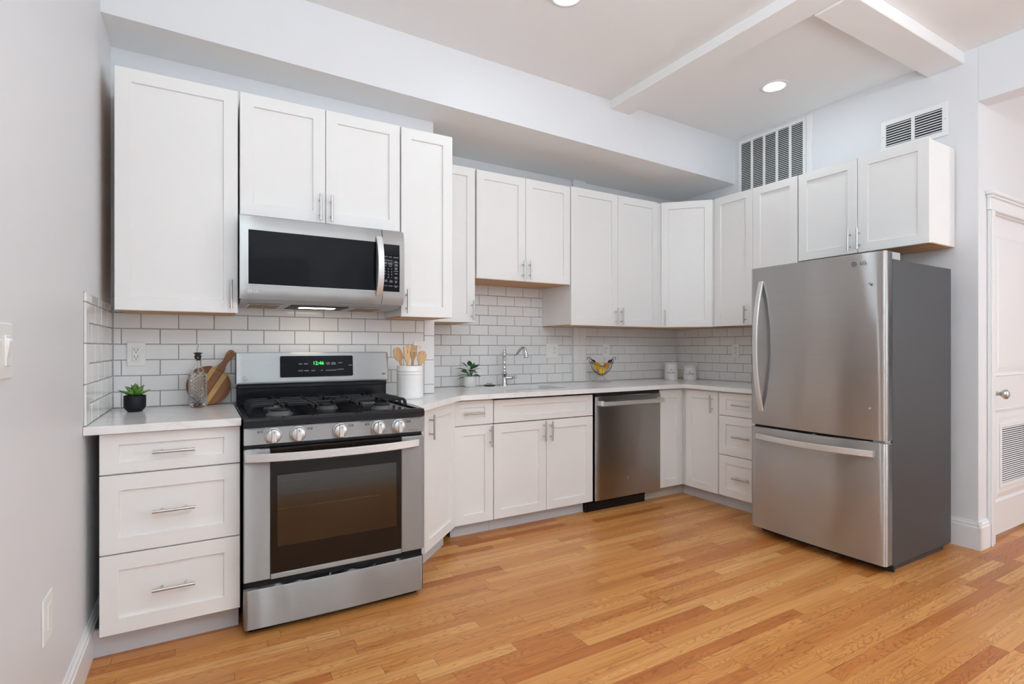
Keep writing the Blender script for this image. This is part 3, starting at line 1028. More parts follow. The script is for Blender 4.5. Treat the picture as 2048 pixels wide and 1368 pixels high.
# faucet
t = thing('faucet', 'chrome faucet with hooked spout and side lever behind the sink', 'faucet', (1.993, 3.535, ZW))
m = MB()
m.lathe([(0.030, 0), (0.030, 0.006), (0.024, 0.012), (0.021, 0.018), (0.0225, 0.024), (0.020, 0.03), (0.0195, 0.085), (0.0225, 0.092), (0.0225, 0.098), (0.016, 0.102),
         (0.0125, 0.106), (0.0125, 0.128), (0.0145, 0.133), (0.0125, 0.138), (0.0118, 0.165), (0.0145, 0.169), (0.0118, 0.173), (0.0118, 0.200), (0.0150, 0.206), (0.0125, 0.214),
         (0.0175, 0.222), (0.0185, 0.235), (0.0175, 0.248), (0.0105, 0.254), (0.0120, 0.262), (0.0095, 0.270), (0.004, 0.276), (0.006, 0.281), (0.003, 0.287), (0.0, 0.288)], 24)
m.build('column', 'chrome', t)
dirx, diry = 0.33, -0.944
m = MB()
sp = []
for s_, z_ in ((0.0, 0.235), (0.05, 0.235), (0.10, 0.2345), (0.118, 0.236), (0.130, 0.246), (0.144, 0.262), (0.158, 0.276), (0.172, 0.284), (0.188, 0.284), (0.201, 0.276), (0.209, 0.262), (0.212, 0.247), (0.214, 0.236)):
    sp.append((dirx * s_, diry * s_, z_))
m.sweep(sp, [0.0078] * 3 + [0.0085, 0.010, 0.011, 0.0118, 0.0122, 0.0125, 0.0125, 0.012, 0.012, 0.012], 14)
ex, ey = dirx * 0.214, diry * 0.214
m.lathe([(0.011, 0.0), (0.0165, 0.001), (0.0185, 0.007), (0.0175, 0.015), (0.0125, 0.021), (0.0115, 0.026)], 18, c=(ex, ey, 0.212))
m.cyl((0, 0, 0.235), (-0.030 * dirx - 0.004, -0.030 * diry, 0.235), 0.007, 0.004)
m.build('spout', 'chrome', t)
m = MB()
m.cyl((0, 0, 0.058), (0.052, -0.020, 0.058), 0.0165)
m.cyl((0.052, -0.020, 0.058), (0.068, -0.026, 0.060), 0.0165, 0.007)
m.cyl((0.068, -0.026, 0.060), (0.076, -0.029, 0.068), 0.006)
m.ball((0.080, -0.031, 0.062), 0.013)
m.cyl((0.066, -0.025, 0.062), (0.062, -0.023, 0.082), 0.004)
m.build('lever', 'chrome', t)
# strainer beside it
t = thing('sink_strainer', 'chrome sink strainer basket with black rubber rim, left of the faucet', 'strainer', (1.868, 3.535, ZW))
MB().lathe([(0.036, 0.0), (0.043, 0.004), (0.043, 0.009), (0.038, 0.011), (0.0, 0.011)], 28).build('rim', 'rubber', t)
m = MB()
m.lathe([(0.036, 0.011), (0.034, 0.014), (0.018, 0.016), (0.007, 0.017), (0.007, 0.026), (0.0, 0.027)], 24)
for i in range(6):
    a = PI / 3 * i
    m.ball((0.022 * math.cos(a), 0.022 * math.sin(a), 0.021), 0.0062, u=10, v=6)
    m.cyl((0, 0, 0.022), (0.020 * math.cos(a), 0.020 * math.sin(a), 0.021), 0.003, n=8)
m.build('crown', 'chrome', t)

# ------------------------------------------------------------------ appliance helpers
def bowed_bar(p0, p1, bow, width_dir, width, thick, n=18, flat=2.2, mat=0, mb=None):
    """Flat bar from p0 to p1 arching out by the vector bow; section width x thick."""
    m = mb or MB()
    p0, p1, bow = Vector(p0), Vector(p1), Vector(bow)
    pts = []
    for i in range(n + 1):
        t = i / n
        q = 1 - abs(2 * t - 1) ** flat
        pts.append(p0.lerp(p1, t) + bow * q)
    w, h = width / 2, thick / 2
    c = min(w, h) * 0.35
    sec = [(w, h - c), (w - c, h), (-w + c, h), (-w, h - c), (-w, -h + c), (-w + c, -h), (w - c, -h), (w, -h + c)]
    m.sweep(pts, 1.0, section=sec, up=width_dir, smooth=False, mat=mat)
    return m


def bow_front(x0, x1, z0, z1, y, th, sag, r=0.012, n=20, mb=None, mat=0, bev=0.003):
    """Panel whose front face is gently convex in plan, with rounded vertical edges."""
    m = mb or MB()
    poly = [(x1, y + th), (x0, y + th)]
    for i in range(5):
        a = PI / 2 * i / 4
        poly.append((x0 + r - r * math.cos(a), y + r - r * math.sin(a) + 0.0))
    for i in range(1, n):
        t = i / n
        xx = x0 + r + (x1 - x0 - 2 * r) * t
        poly.append((xx, y - sag * (1 - (2 * t - 1) ** 2)))
    for i in range(5):
        a = PI / 2 * i / 4
        poly.append((x1 - r + r * math.sin(a), y + r - r * math.cos(a)))
    bm = bmesh.new()
    vs0 = [bm.verts.new((a, b, z0)) for a, b in poly]
    vs1 = [bm.verts.new((a, b, z1)) for a, b in poly]
    k = len(poly)
    bm.faces.new(vs0)
    bm.faces.new(vs1[::-1])
    for i in range(k):
        bm.faces.new((vs0[i], vs1[i], vs1[(i + 1) % k], vs0[(i + 1) % k]))
    bmesh.ops.recalc_face_normals(bm, faces=bm.faces)
    if bev:
        es = [e for e in bm.edges if abs(e.verts[0].co.z - e.verts[1].co.z) < 1e-6]
        bmesh.ops.bevel(bm, geom=es, offset=bev, segments=2, affect='EDGES', profile=0.5)
    bm.verts.index_update()
    o = len(m.v)
    m.v += [tuple(v.co) for v in bm.verts]
    for f in bm.faces:
        m.f.append([v.index + o for v in f.verts])
        m.m.append(mat)
        m.s.append(abs(f.normal.z) < 0.3)
    bm.free()
    return m


def ring_badge(mb, x, y, z, r, mat=0):
    """small round emblem facing -y: a ring with a stroke and a dot"""
    pts = [(x + r * math.cos(a), y, z + r * math.sin(a)) for a in [2 * PI * i / 20 for i in range(21)]]
    mb.sweep(pts, r * 0.12, 6, mat)
    mb.sweep([(x - r * 0.05, y, z + r * 0.5), (x - r * 0.05, y, z - r * 0.45), (x + r * 0.35, y, z - r * 0.45)], r * 0.10, 6, mat)
    mb.ball((x - r * 0.4, y, z + r * 0.3), r * 0.14, mat=mat, u=8, v=6)


# ------------------------------------------------------------------ gas range
RG = thing('gas_range', 'stainless steel gas range with black cooktop, five front knobs and an oven window', 'range', (0.147, 2.42, 0))
RW = 0.774
m = MB()
m.box(0.0, RW, 0.028, 0.66, 0.02, 0.885, 0.003)
m.box(0.02, RW - 0.02, 0.05, 0.60, 0.0, 0.02)
m.build('body', 'black', RG)
bow_front(0.0, RW, 0.030, 0.192, 0.0, 0.030, 0.010, r=0.016).build('storage_drawer', 'steel', RG)
# oven door: steel frame, dark glass, inner window
dr = MB()
for a, b in ((0.0, 0.101), (0.664, RW)):
    dr.prism([(a, 0.225), (b, 0.225), (b, 0.768), (a, 0.768)], 0.0, 0.026, axis='y', bev=0.003)
dr.box(0.101, 0.664, 0.0, 0.026, 0.222, 0.243, 0.002)
DOOR = dr.build('oven_door', 'steel', RG)
gl = MB()
gl.prism([(0.101, 0.243), (0.664, 0.243), (0.664, 0.768), (0.101, 0.768)], 0.003, 0.010, axis='y', holes=[[(0.127, 0.352), (0.641, 0.352), (0.641, 0.652), (0.127, 0.652)]])
gl.build('door_glass', 'oven_glass', DOOR)
MB().box(0.127, 0.641, 0.0035, 0.0065, 0.352, 0.652).build('door_window', 'pane', DOOR)
h = bowed_bar((0.006, -0.004, 0.736), (RW - 0.030, -0.004, 0.736), (0, -0.055, 0), (0, 0, 1), 0.034, 0.014, flat=2.6)
h.box(0.008, 0.050, -0.014, 0.002, 0.722, 0.752, 0.003)
h.box(RW - 0.072, RW - 0.032, -0.014, 0.002, 0.722, 0.752, 0.003)
h.build('oven_handle', 'steel_bar', DOOR)
# oven cavity and racks
cv = MB()
a0, a1, b0, b1, c0, c1 = 0.115, 0.652, 0.0105, 0.027, 0.34, 0.664
v = [(a0, 0.0105, c0), (a1, 0.0105, c0), (a1, 0.0105, c1), (a0, 0.0105, c1), (a0, 0.0272, c0), (a1, 0.0272, c0), (a1, 0.0272, c1), (a0, 0.0272, c1)]
cv.add(v, [[4, 5, 6, 7], [0, 1, 5, 4], [1, 2, 6, 5], [2, 3, 7, 6], [3, 0, 4, 7]])
cv.build('oven_liner', 'cavity', RG)
for zz, rr_ in ((0.622, 0.0018), (0.565, 0.0014), (0.506, 0.0032)):
    r = MB()
    r.cyl((0.128, 0.018, zz), (0.560 if zz != 0.565 else 0.50, 0.018, zz), rr_, n=8)
    r.build('oven_rack', 'chrome', RG)
# control panel with knobs
cp = MB()
cp.prism([(0.0, 0.787), (0.0, 0.857), (0.040, 0.862), (0.040, 0.787)], 0.0, RW, axis='x', bev=0.002)
CPN = cp.build('control_panel', 'steel', RG, loc=(0, 0.0, 0))
for i, kx in enumerate((0.110, 0.207, 0.382, 0.552, 0.648)):
    k = MB()
    T = Matrix.Translation((kx, 0.0, 0.8225)) @ Matrix.Rotation(PI / 2, 4, 'X')
    k.lathe([(0.0335, -0.002), (0.0335, 0.006), (0.0315, 0.009), (0.028, 0.010), (0.0275, 0.024), (0.025, 0.028), (0.0, 0.0285)], 28, xf=T)
    k.box(-0.0095, 0.0095, -0.027, 0.027, 0.018, 0.040, 0.004, xf=T, seg=2)
    k.box(-0.0012, 0.0012, 0.012, 0.022, 0.0398, 0.0404, mat=1, xf=T)
    k.build('burner_knob', ['steel_bar', 'legend_dark'], RG)
for s_, h_, x_, z_ in (('POWER BURNER', 0.0085, 0.048, 0.853), ('SIMMER BURNER', 0.0080, 0.5, 0.853), ('PUSH TO TURN', 0.0075, 0.728, 0.852), ('NATURAL GAS', 0.0065, 0.720, 0.797)):
    lg = MB()
    text_on(lg, s_, h_, x_, -0.0005, z_)
    lg.build('lettering', 'legend_dark', CPN)
for kx, sgn in ((0.110, -1), (0.207, 1), (0.382, 1), (0.552, -1), (0.648, 1)):
    lg = MB()
    for j in range(2):
        x_ = kx + sgn * (0.043 + 0.012 * j) - 0.0045
        for (p, q, r_, s_) in ((0, 0.009, 0, 0.0014), (0, 0.009, 0.0085, 0.0099), (0, 0.0014, 0, 0.0099), (0.0076, 0.009, 0, 0.0099)):
            lg.box(x_ + p, x_ + q, -0.0006, 0.0002, 0.835 + r_, 0.835 + s_)
        lg.box(x_ + 0.003, x_ + 0.006, -0.0006, 0.0002, 0.8385 - 0.002 * j, 0.8415)
    lg.build('burner_symbol', 'legend_dark', CPN)
# cooktop
ct = MB()
prof = [(-0.008, 0.862), (-0.008, 0.886), (-0.003, 0.894), (0.010, 0.897), (0.040, 0.895), (0.052, 0.889), (0.560, 0.889), (0.575, 0.897), (0.60, 0.897), (0.60, 0.862)]
ct.prism(prof, 0.0, RW, axis='x')
for a, b in ((0.0, 0.022), (RW - 0.022, RW)):
    ct.box(a, b, 0.03, 0.59, 0.885, 0.898, 0.003)
ct.build('cooktop', 'black', RG)


def burner(x, y, r):
    bnr = MB()
    bnr.lathe([(r * 1.25, 0.889), (r * 1.2, 0.894), (r, 0.896), (r, 0.904), (r * 0.95, 0.905)], 24, c=(x, y, 0))
    o = bnr.build('burner', 'burner_base', RG)
    MB().lathe([(r * 0.92, 0.905), (r * 0.94, 0.910), (r * 0.80, 0.914), (0, 0.915)], 24, c=(x, y, 0)).build('burner_cap', 'iron', o)


for x_, y_, r_ in ((0.155, 0.17, 0.046), (0.155, 0.44, 0.034), (0.387, 0.30, 0.042), (0.62, 0.17, 0.042), (0.62, 0.44, 0.034)):
    burner(x_, y_, r_)


def grate(x0, x1, side):
    gm = MB()
    zt = 0.932
    y0, y1 = 0.062, 0.550
    hw, hh = 0.0048, 0.0075
    sec = [(hh, hw * 0.6), (hh, -hw * 0.6), (hh * 0.5, -hw), (-hh, -hw), (-hh, hw), (hh * 0.5, hw)]
    up = (0, 0, 1)
    def bar(pts):
        gm.sweep(pts, 1.0, section=sec, up=up, smooth=False)
    def drop(x, y, dx, dy, l=0.035):
        return [(x, y, zt), (x + dx * 0.010, y + dy * 0.010, zt - 0.003), (x + dx * 0.018, y + dy * 0.018, zt - 0.014), (x + dx * 0.020, y + dy * 0.020, zt - l)]
    # front and back rails with turned-down ends
    for yy, dy in ((y0, -1), (y1, 1)):
        bar([(x0 + 0.006, yy, zt - 0.034), (x0 + 0.006, yy, zt - 0.010), (x0 + 0.014, yy, zt - 0.001), (x0 + 0.03, yy, zt), (x1 - 0.03, yy, zt), (x1 - 0.014, yy, zt - 0.001), (x1 - 0.006, yy, zt - 0.010), (x1 - 0.006, yy, zt - 0.034)])
    # long side rail at the inner side(s)
    for xx in ([x1 - 0.006] if side < 0 else [x0 + 0.006] if side > 0 else [x0 + 0.006, x1 - 0.006]):
        bar([(xx, y0, zt - 0.004), (xx, y1, zt - 0.004)])
    xm = (x0 + x1) / 2
    if side:
        # fingers across, turned down at the outer side
        for yy in (0.170, 0.255, 0.350, 0.440):
            near_burner = abs(yy - 0.17) < 0.02 or abs(yy - 0.44) < 0.02
            xi, xo = (x1 - 0.006, x0 + 0.004) if side < 0 else (x0 + 0.006, x1 - 0.004)
            s_ = 1 if xo > xi else -1
            tail = [(xo - s_ * 0.028, yy, zt), (xo - s_ * 0.010, yy, zt - 0.004), (xo - s_ * 0.002, yy, zt - 0.014), (xo, yy, zt - 0.034)]
            if near_burner:
                bar([(xm + s_ * 0.030, yy, zt)] + tail)
                bar([(xi, yy, zt), (xm - s_ * 0.030, yy, zt)])
            else:
                bar([(xi, yy, zt)] + tail)
        bar([(xm, y0, zt + 0.001), (xm, 0.135, zt + 0.001)])
        bar([(xm, 0.205, zt + 0.001), (xm, 0.405, zt + 0.001)])
        bar([(xm, 0.475, zt + 0.001), (xm, y1, zt + 0.001)])
    else:
        for yy in (0.20, 0.40):
            bar([(x0 + 0.006, yy, zt), (x1 - 0.006, yy, zt)])
        bar([(xm, y0 + 0.08, zt), (xm, 0.255, zt)])
        bar([(xm, 0.345, zt), (xm, y1, zt)])
        bar([(x0 + 0.006, 0.30, zt), (xm - 0.04, 0.30, zt)])
        bar([(xm + 0.04, 0.30, zt), (x1 - 0.006, 0.30, zt)])
    gm.build('grate', 'iron', RG)


grate(0.030, 0.288, -1)
grate(0.294, 0.480, 0)
grate(0.486, 0.744, 1)
# backguard
bg = MB()
bg.box(0.004, RW - 0.004, 0.590, 0.665, 0.860, 0.995, 0.003)
bg.box(0.006, RW - 0.006, 0.578, 0.665, 0.978, 1.000, 0.003)
bg.build('riser', 'black', RG)
bp_ = MB()
bp_.prism([(0.566, 1.003), (0.566 - 0.006, 1.010), (0.572, 1.158), (0.580, 1.163), (0.665, 1.163), (0.665, 1.003)], 0.0, RW, axis='x', bev=0.004, seg=2)
BG = bp_.build('backguard', 'steel_mw', RG)
dp = MB()
TT = Matrix.Translation((0, 0.5645, 1.087)) @ Matrix.Rotation(-0.0808, 4, 'X')
dp.prism(rounded_rect(0.203, 0.574, -0.054, 0.057, 0.007), -0.0035, 0.0045, axis='y', xf=TT)
DSP = dp.build('display', 'black_glass', BG)
tx = MB()
text_on(tx, '12:46', 0.026, 0.392, -0.0042, 0.017)
o = MB()
o.v, o.f, o.m, o.s = [tuple(TT @ Vector(p)) for p in tx.v], tx.f, tx.m, tx.s
o.build('clock_digits', 'led', DSP)
def on_panel(tx, name, mat, parent):
    o = MB()
    o.v, o.f, o.m, o.s = [tuple(TT @ Vector(p)) for p in tx.v], tx.f, tx.m, tx.s
    return o.build(name, mat, parent)
for s_, x_, z_ in (('BAKE', 0.302, 0.014), ('BROIL', 0.330, 0.014), ('CLEAN', 0.302, -0.022), ('WARM', 0.332, -0.022), ('LIGHT', 0.366, -0.022), ('SET', 0.410, -0.022),
                   ('COOK', 0.441, 0.018), ('TIME', 0.441, 0.011), ('TIMER', 0.470, 0.018), ('ON/OFF', 0.470, 0.011), ('CLOCK', 0.441, -0.022), ('SETTING', 0.470, -0.022),
                   ('START', 0.506, 0.018), ('CLEAR/OFF', 0.506, -0.018), ('LOCK', 0.560, 0.004)):
    tx = MB()
    text_on(tx, s_, 0.0075, x_, -0.0042, z_)
    on_panel(tx, 'lettering', 'legend', DSP)
tx = MB()
ring_badge(tx, 0.040, -0.004, -0.055, 0.010)
on_panel(tx, 'emblem', 'logo', BG)
tx = MB()
for z_, hw_ in ((-0.045, 0.0085), (-0.050, 0.0105)):
    tx.box(0.745 - hw_, 0.745 + hw_, -0.0044, -0.0036, z_ - 0.0012, z_ + 0.0012)
on_panel(tx, 'printed_mark', 'legend_dark', BG)
for s_, h_, x_, z_ in (('LG', 0.020, 0.068, -0.055),):
    tx = MB()
    text_on(tx, s_, h_, x_, -0.004, z_)
    on_panel(tx, 'lettering', 'logo', BG)

# ------------------------------------------------------------------ microwave
MW = thing('microwave', 'stainless over-the-range microwave with dark window and curved handle', 'microwave', (0.150, 2.73, 1.415))
WW, WH = 0.779, 0.387
m = MB()
m.box(0.004, WW - 0.004, 0.034, 0.405, 0.012, WH - 0.002, 0.002)
m.prism([(0.036, 0.012), (0.036, -0.004), (0.11, -0.018), (0.40, -0.018), (0.405, 0.012)], 0.006, WW - 0.006, axis='x')
m.build('body', 'plastic_grey', MW)
# door: steel frame with a bowed face and a hole for the window
d = MB()
sag = 0.006
def frame_cells(xs, zs, hole, y, th):
    mm = MB()
    for i in range(len(xs) - 1):
        for j in range(len(zs) - 1):
            if hole(i, j):
                continue
            mm.box(xs[i], xs[i + 1], y, y + th, zs[j], zs[j + 1])
    return mm
fz = [0.0, 0.067, 0.319, WH]
dz = MB()
pr = lambda z: -0.010 + 0.0
def bowed_strip(mb, x0, x1, z0, z1, n=10, y=lambda z: 0.0, th=0.03):
    vs, fs = [], []
    for i in range(n + 1):
        z = z0 + (z1 - z0) * i / n
        vs += [(x0, y(z), z), (x1, y(z), z)]
    for i in range(n):
        fs.append([2 * i, 2 * i + 1, 2 * i + 3, 2 * i + 2])
    b = len(vs)
    vs += [(x0, th, z0), (x1, th, z0), (x0, th, z1), (x1, th, z1)]
    L_ = [2 * i for i in range(n + 1)]
    R_ = [2 * i + 1 for i in range(n + 1)]
    mb.add(vs, fs, smooth=True)
    mb.add(vs, [[0, b, b + 1, 1], [2 * n, 2 * n + 1, b + 3, b + 2], L_ + [b + 2, b], R_[::-1] + [b + 1, b + 3], [b, b + 2, b + 3, b + 1]])
def ym(z):
    t = z / WH
    e = 0.0
    if t < 0.10:
        e = 0.020 * (1 - t / 0.10) ** 2
    if t > 0.82:
        e = 0.012 * ((t - 0.82) / 0.18) ** 2
    return -0.004 + 0.007 * (2 * t - 1) ** 2 + e
XS = 0.6605
bowed_strip(d, 0.0, 0.035, 0.0, WH, 24, ym)
bowed_strip(d, 0.629, XS, 0.0, WH, 24, ym)
bowed_strip(d, 0.035, 0.629, 0.0, 0.067, 10, ym)
bowed_strip(d, 0.035, 0.629, 0.319, WH, 10, ym)
MD = d.build('door', 'steel_mw', MW)
gw = MB()
bowed_strip(gw, 0.035, 0.629, 0.067, 0.319, 12, lambda z: -0.0005, 0.028)
gw.build('window', 'black_glass', MD)
rim = MB()
rim.box(0.033, 0.035, -0.0055, 0.01, 0.065, 0.321)
rim.box(0.033, 0.629, -0.0055, 0.01, 0.065, 0.067)
rim.build('window_trim', 'steel_bar', MD)
bowed_bar((0.643, -0.004, 0.044), (0.643, -0.004, 0.345), (0, -0.040, 0), (1, 0, 0), 0.032, 0.011, flat=2.3).build('handle', 'steel_bar', MD)
lg = MB()
ring_badge(lg, 0.040, ym(0.03) - 0.001, 0.033, 0.009)
lg.build('emblem', 'logo', MD)
lg = MB()
text_on(lg, 'LG', 0.018, 0.068, ym(0.03) - 0.001, 0.033)
lg.build('lettering', 'logo', MD)
cp = MB()
bowed_strip(cp, XS + 0.003, WW, 0.0, 0.066, 10, ym)
bowed_strip(cp, XS + 0.003, WW, 0.313, WH, 10, ym)
bowed_strip(cp, 0.753, WW, 0.066, 0.313, 12, ym)
CPN = cp.build('control_panel', 'steel_mw', MW)
kp = MB()
bowed_strip(kp, XS + 0.003, 0.753, 0.066, 0.313, 12, lambda z: ym(z) + 0.0005, 0.028)
KP = kp.build('keypad', 'black_glass', CPN)
lg = MB()
yk = -0.0045
for r_, row in enumerate((('1', '2', '3'), ('4', '5', '6'), ('7', '8', '9'), ('-', '0', '+'))):
    for c_, s_ in enumerate(row):
        text_on(lg, s_, 0.0098, 0.6745 + 0.0175 * c_, yk, 0.184 - 0.0145 * r_)
for s_, x_, z_ in (('SENSOR', 0.676, 0.247), ('AUTO', 0.703, 0.246), ('DEFROST', 0.733, 0.245), ('POPCORN', 0.676, 0.229), ('POTATO', 0.703, 0.227), ('MELT', 0.733, 0.224), ('SOFTEN', 0.733, 0.219),
                   ('VEGGIE', 0.676, 0.217), ('FRESH', 0.676, 0.211), ('FROZEN', 0.703, 0.215), ('ENTREE', 0.703, 0.209), ('TIMED', 0.733, 0.208), ('COOK', 0.733, 0.202), ('RICE', 0.676, 0.200), ('SOUP', 0.703, 0.199),
                   ('MORE', 0.733, 0.190), ('LESS', 0.733, 0.184), ('POWER', 0.733, 0.174), ('TIMER', 0.733, 0.160), ('LIGHT', 0.733, 0.142), ('HI/LO', 0.733, 0.135), ('VENT', 0.733, 0.121), ('FAN', 0.733, 0.114),
                   ('START', 0.678, 0.124), ('ENTER', 0.678, 0.118), ('STOP', 0.706, 0.122), ('CLEAR', 0.706, 0.116), ('CLOCK', 0.676, 0.096), ('POWER', 0.703, 0.095), ('ADD 30', 0.733, 0.096), ('SEC', 0.733, 0.090)):
    text_on(lg, s_, 0.0062, x_, yk, z_)
lg.build('lettering', 'legend', KP)
# underside: two grease filters and the cooktop lamp
for x0, x1 in ((0.050, 0.185), (0.560, 0.690)):
    f = MB()
    f.box(x0 - 0.010, x1 + 0.010, 0.100, 0.345, -0.0205, -0.0175, 0.001)
    o = f.build('filter_frame', 'nickel', MW)
    MB().box(x0, x1, 0.110, 0.335, -0.0225, -0.0195).build('grease_filter', 'filter', o)
f = MB()
f.box(0.230, 0.515, 0.10, 0.345, -0.0205, -0.0175, 0.001)
o = f.build('lamp_cover', 'black_matte', MW)
MB().box(0.285, 0.46, 0.17, 0.235, -0.0225, -0.019, 0.001).build('lamp_lens', 'hoodlamp', o)

# ------------------------------------------------------------------ dishwasher
DW = thing('dishwasher', 'built-in stainless steel dishwasher with a bar handle', 'dishwasher', (2.430, 2.985, 0))
MB().box(0.006, 0.640, 0.045, 0.58, 0.088, 0.862).build('body', 'black_matte', DW)
m = bow_front(0.002, 0.645, 0.086, 0.834, 0.0, 0.040, 0.0015, r=0.006)
DD = m.build('door', 'steel_dish', DW)
h = MB()
h.box(0.030, 0.640, -0.050, -0.030, 0.768, 0.798, 0.004, seg=2)
h.box(0.020, 0.055, -0.040, 0.004, 0.770, 0.806, 0.004)
h.box(0.612, 0.642, -0.040, 0.004, 0.770, 0.806, 0.004)
h.build('handle', 'steel_bar', DD)
m = MB()
m.lathe([(0.0125, 0), (0.0125, 0.0015), (0.0105, 0.002), (0.0, 0.002)], 20, xf=Matrix.Translation((0.310, -0.001, 0.217)) @ Matrix.Rotation(PI / 2, 4, 'X'))
m.build('logo', 'logo', DD)
MB().box(0.0, 0.640, 0.010, 0.030, 0.838, 0.862).build('top_gap_strip', 'black_matte', DW)
m = MB()
m.box(-0.048, 0.530, 0.052, 0.068, 0.0, 0.082, 0.002)
m.box(-0.030, 0.520, 0.046, 0.052, 0.012, 0.068, 0.003)
m.build('kick_panel', 'black', DW)

# ------------------------------------------------------------------ refrigerator (front looks to -x)
FR = thing('refrigerator', 'large stainless steel refrigerator with a bottom freezer drawer', 'refrigerator', (3.030, 2.176, 0), -PI / 2)
FW = 0.779
m = MB()
m.box(0.004, FW - 0.003, 0.088, 0.772, 0.042, 1.650, 0.004, seg=2)
m.box(0.03, FW - 0.03, 0.12, 0.74, 0.0, 0.042)
m.build('body', 'fridge_side', FR)
d = bow_front(0.0, FW, 0.702, 1.690, 0.011, 0.067, 0.011, r=0.016, n=28, bev=0.003)
FD = d.build('door', 'steel_fridge', FR)
d = bow_front(0.0, FW, 0.054, 0.688, 0.011, 0.067, 0.011, r=0.016, n=28, bev=0.003)
FZ = d.build('freezer_drawer', 'steel_fridge', FR)
MB().box(0.012, FW - 0.012, 0.040, 0.088, 0.06, 1.685).build('gasket', 'black_matte', FR)
bowed_bar((0.078, 0.004, 0.792), (0.078, 0.004, 1.600), (0, -0.062, 0), (1, 0, 0), 0.030, 0.014, n=26, flat=2.1).build('handle', 'steel_bar', FD)
bowed_bar((0.045, 0.004, 0.630), (0.722, 0.004, 0.630), (0, -0.058, 0), (0, 0, 1), 0.034, 0.014, n=26, flat=2.1).build('handle', 'steel_bar', FZ)
lg = MB()
ring_badge(lg, 0.630, -0.0015, 1.636, 0.011)
lg.build('emblem', 'legend_dark', FD)
lg = MB()
text_on(lg, 'LG', 0.026, 0.676, -0.001, 1.636)
lg.build('lettering', 'legend_dark', FD)
for z_ in (1.526, 0.868):
    MB().lathe([(0.006, 0), (0.006, 0.002), (0.0045, 0.003), (0, 0.003)], 14, xf=Matrix.Translation((0.709, 0.0005, z_)) @ Matrix.Rotation(PI / 2, 4, 'X')).build('screw_cap', 'plastic_grey', FD)
m = MB()
m.box(FW - 0.11, FW - 0.004, 0.060, 0.175, 1.650, 1.690, 0.004, seg=2)
m.build('hinge_cover', 'plastic_grey', FR)
m = MB()
m.box(FW - 0.07, FW - 0.01, 0.030, 0.088, 0.689, 0.701, 0.002)
m.build('middle_hinge', 'plastic_grey', FR)
MB().box(0.01, FW - 0.01, 0.115, 0.13, 0.005, 0.043).build('toe_grille', 'black_matte', FR)

# ------------------------------------------------------------------ vents on the right wall
def wall_thing(name, label, cat, x, y, z, rz, group=None):
    return thing(name, label, cat, (x, y, z), rz, group)
t = louver(0.0, 0.582, 0.0, 0.575, 0.0, 5, 0.0145, border=0.024, flange=0.008).build('return_air_grille', ['vent', 'dark', 'nickel'])
t.location, t.rotation_euler = (XR - 0.001, 2.930, 2.352), (0, 0, -PI / 2)
tag(t, 'large white five-column air return grille high on the right wall', 'vent')
t = louver(0.0, 0.372, 0.0, 0.205, 0.0, 2, 0.0165, border=0.030, flange=0.008).build('air_register', ['vent', 'dark', 'nickel'])
t.location, t.rotation_euler = (XR - 0.001, 1.836, 2.487), (0, 0, -PI / 2)
tag(t, 'small white two-bank air vent above the refrigerator cabinet', 'vent')
struct(MB().box(XR - 0.010, XR, 2.302, 2.345, 2.36, 2.93, 0.002).build('trim_2', 'trim'))

# ------------------------------------------------------------------ recessed ceiling lights
def can_light(x, y, label, grp=None):
    t = thing('recessed_light', label, 'ceiling light', (x, y, ZC), 0, grp)
    m = MB()
    m.lathe([(0.057, 0.0), (0.057, -0.004), (0.076, -0.006), (0.090, -0.003), (0.092, 0.0)], 36)
    m.build('trim_ring', 'plastic_white', t)
    m = MB()
    m.lathe([(0.0, -0.0035), (0.055, -0.0035), (0.055, -0.001), (0.0, -0.001)], 32)
    m.build('lens', 'lamp', t)
    return t
can_light(3.345, 2.215, 'round recessed ceiling light between the beams, lit')
can_light(1.585, 2.17, 'round recessed ceiling light cut by the top edge of the photo, lit')
for i, (x, y) in enumerate(((0.30, 0.75), (1.6, -0.9))):  # unseen extra lights, added to even out the room's light
    can_light(x, y, 'added round recessed ceiling light, unseen behind the camera, lit', 'added ceiling lights behind the camera')

# linear pendants with opal globes behind the camera; the hallway-side one is added fill
for (x, y, lab) in ((0.85, -0.75, 'linear pendant with five opal globes behind the camera, nearer the left wall'), (2.75, -0.75, 'added fill pendant with five opal globes behind the camera, nearer the hallway')):
    t = thing('pendant_light', lab, 'pendant light', (x, y, ZC))
    MB().box(-0.16, 0.16, -0.05, 0.05, -0.025, 0.0, 0.004).build('canopy', 'nickel', t)
    m = MB()
    m.cyl((-0.10, 0, -0.02), (-0.10, 0, -0.22), 0.006)
    m.cyl((0.10, 0, -0.02), (0.10, 0, -0.22), 0.006)
    m.cyl((-0.55, 0, -0.22), (0.55, 0, -0.22), 0.011)
    m.build('stem', 'nickel', t)
    for i in range(5):
        MB().ball((-0.5 + 0.25 * i, 0, -0.305), 0.075).build('globe', 'globe', t)

# unseen pale rug, added to neutralise the warm bounce off the floor
m = MB()
m.box(-0.15, 2.45, -2.9, 0.25, 0.0, 0.012, 0.004)
tag(m.build('bounce_rug', 'rug', loc=(0, 0, 0)), 'pale grey rug, unseen behind the camera, added to neutralise the warm floor bounce', 'rug')
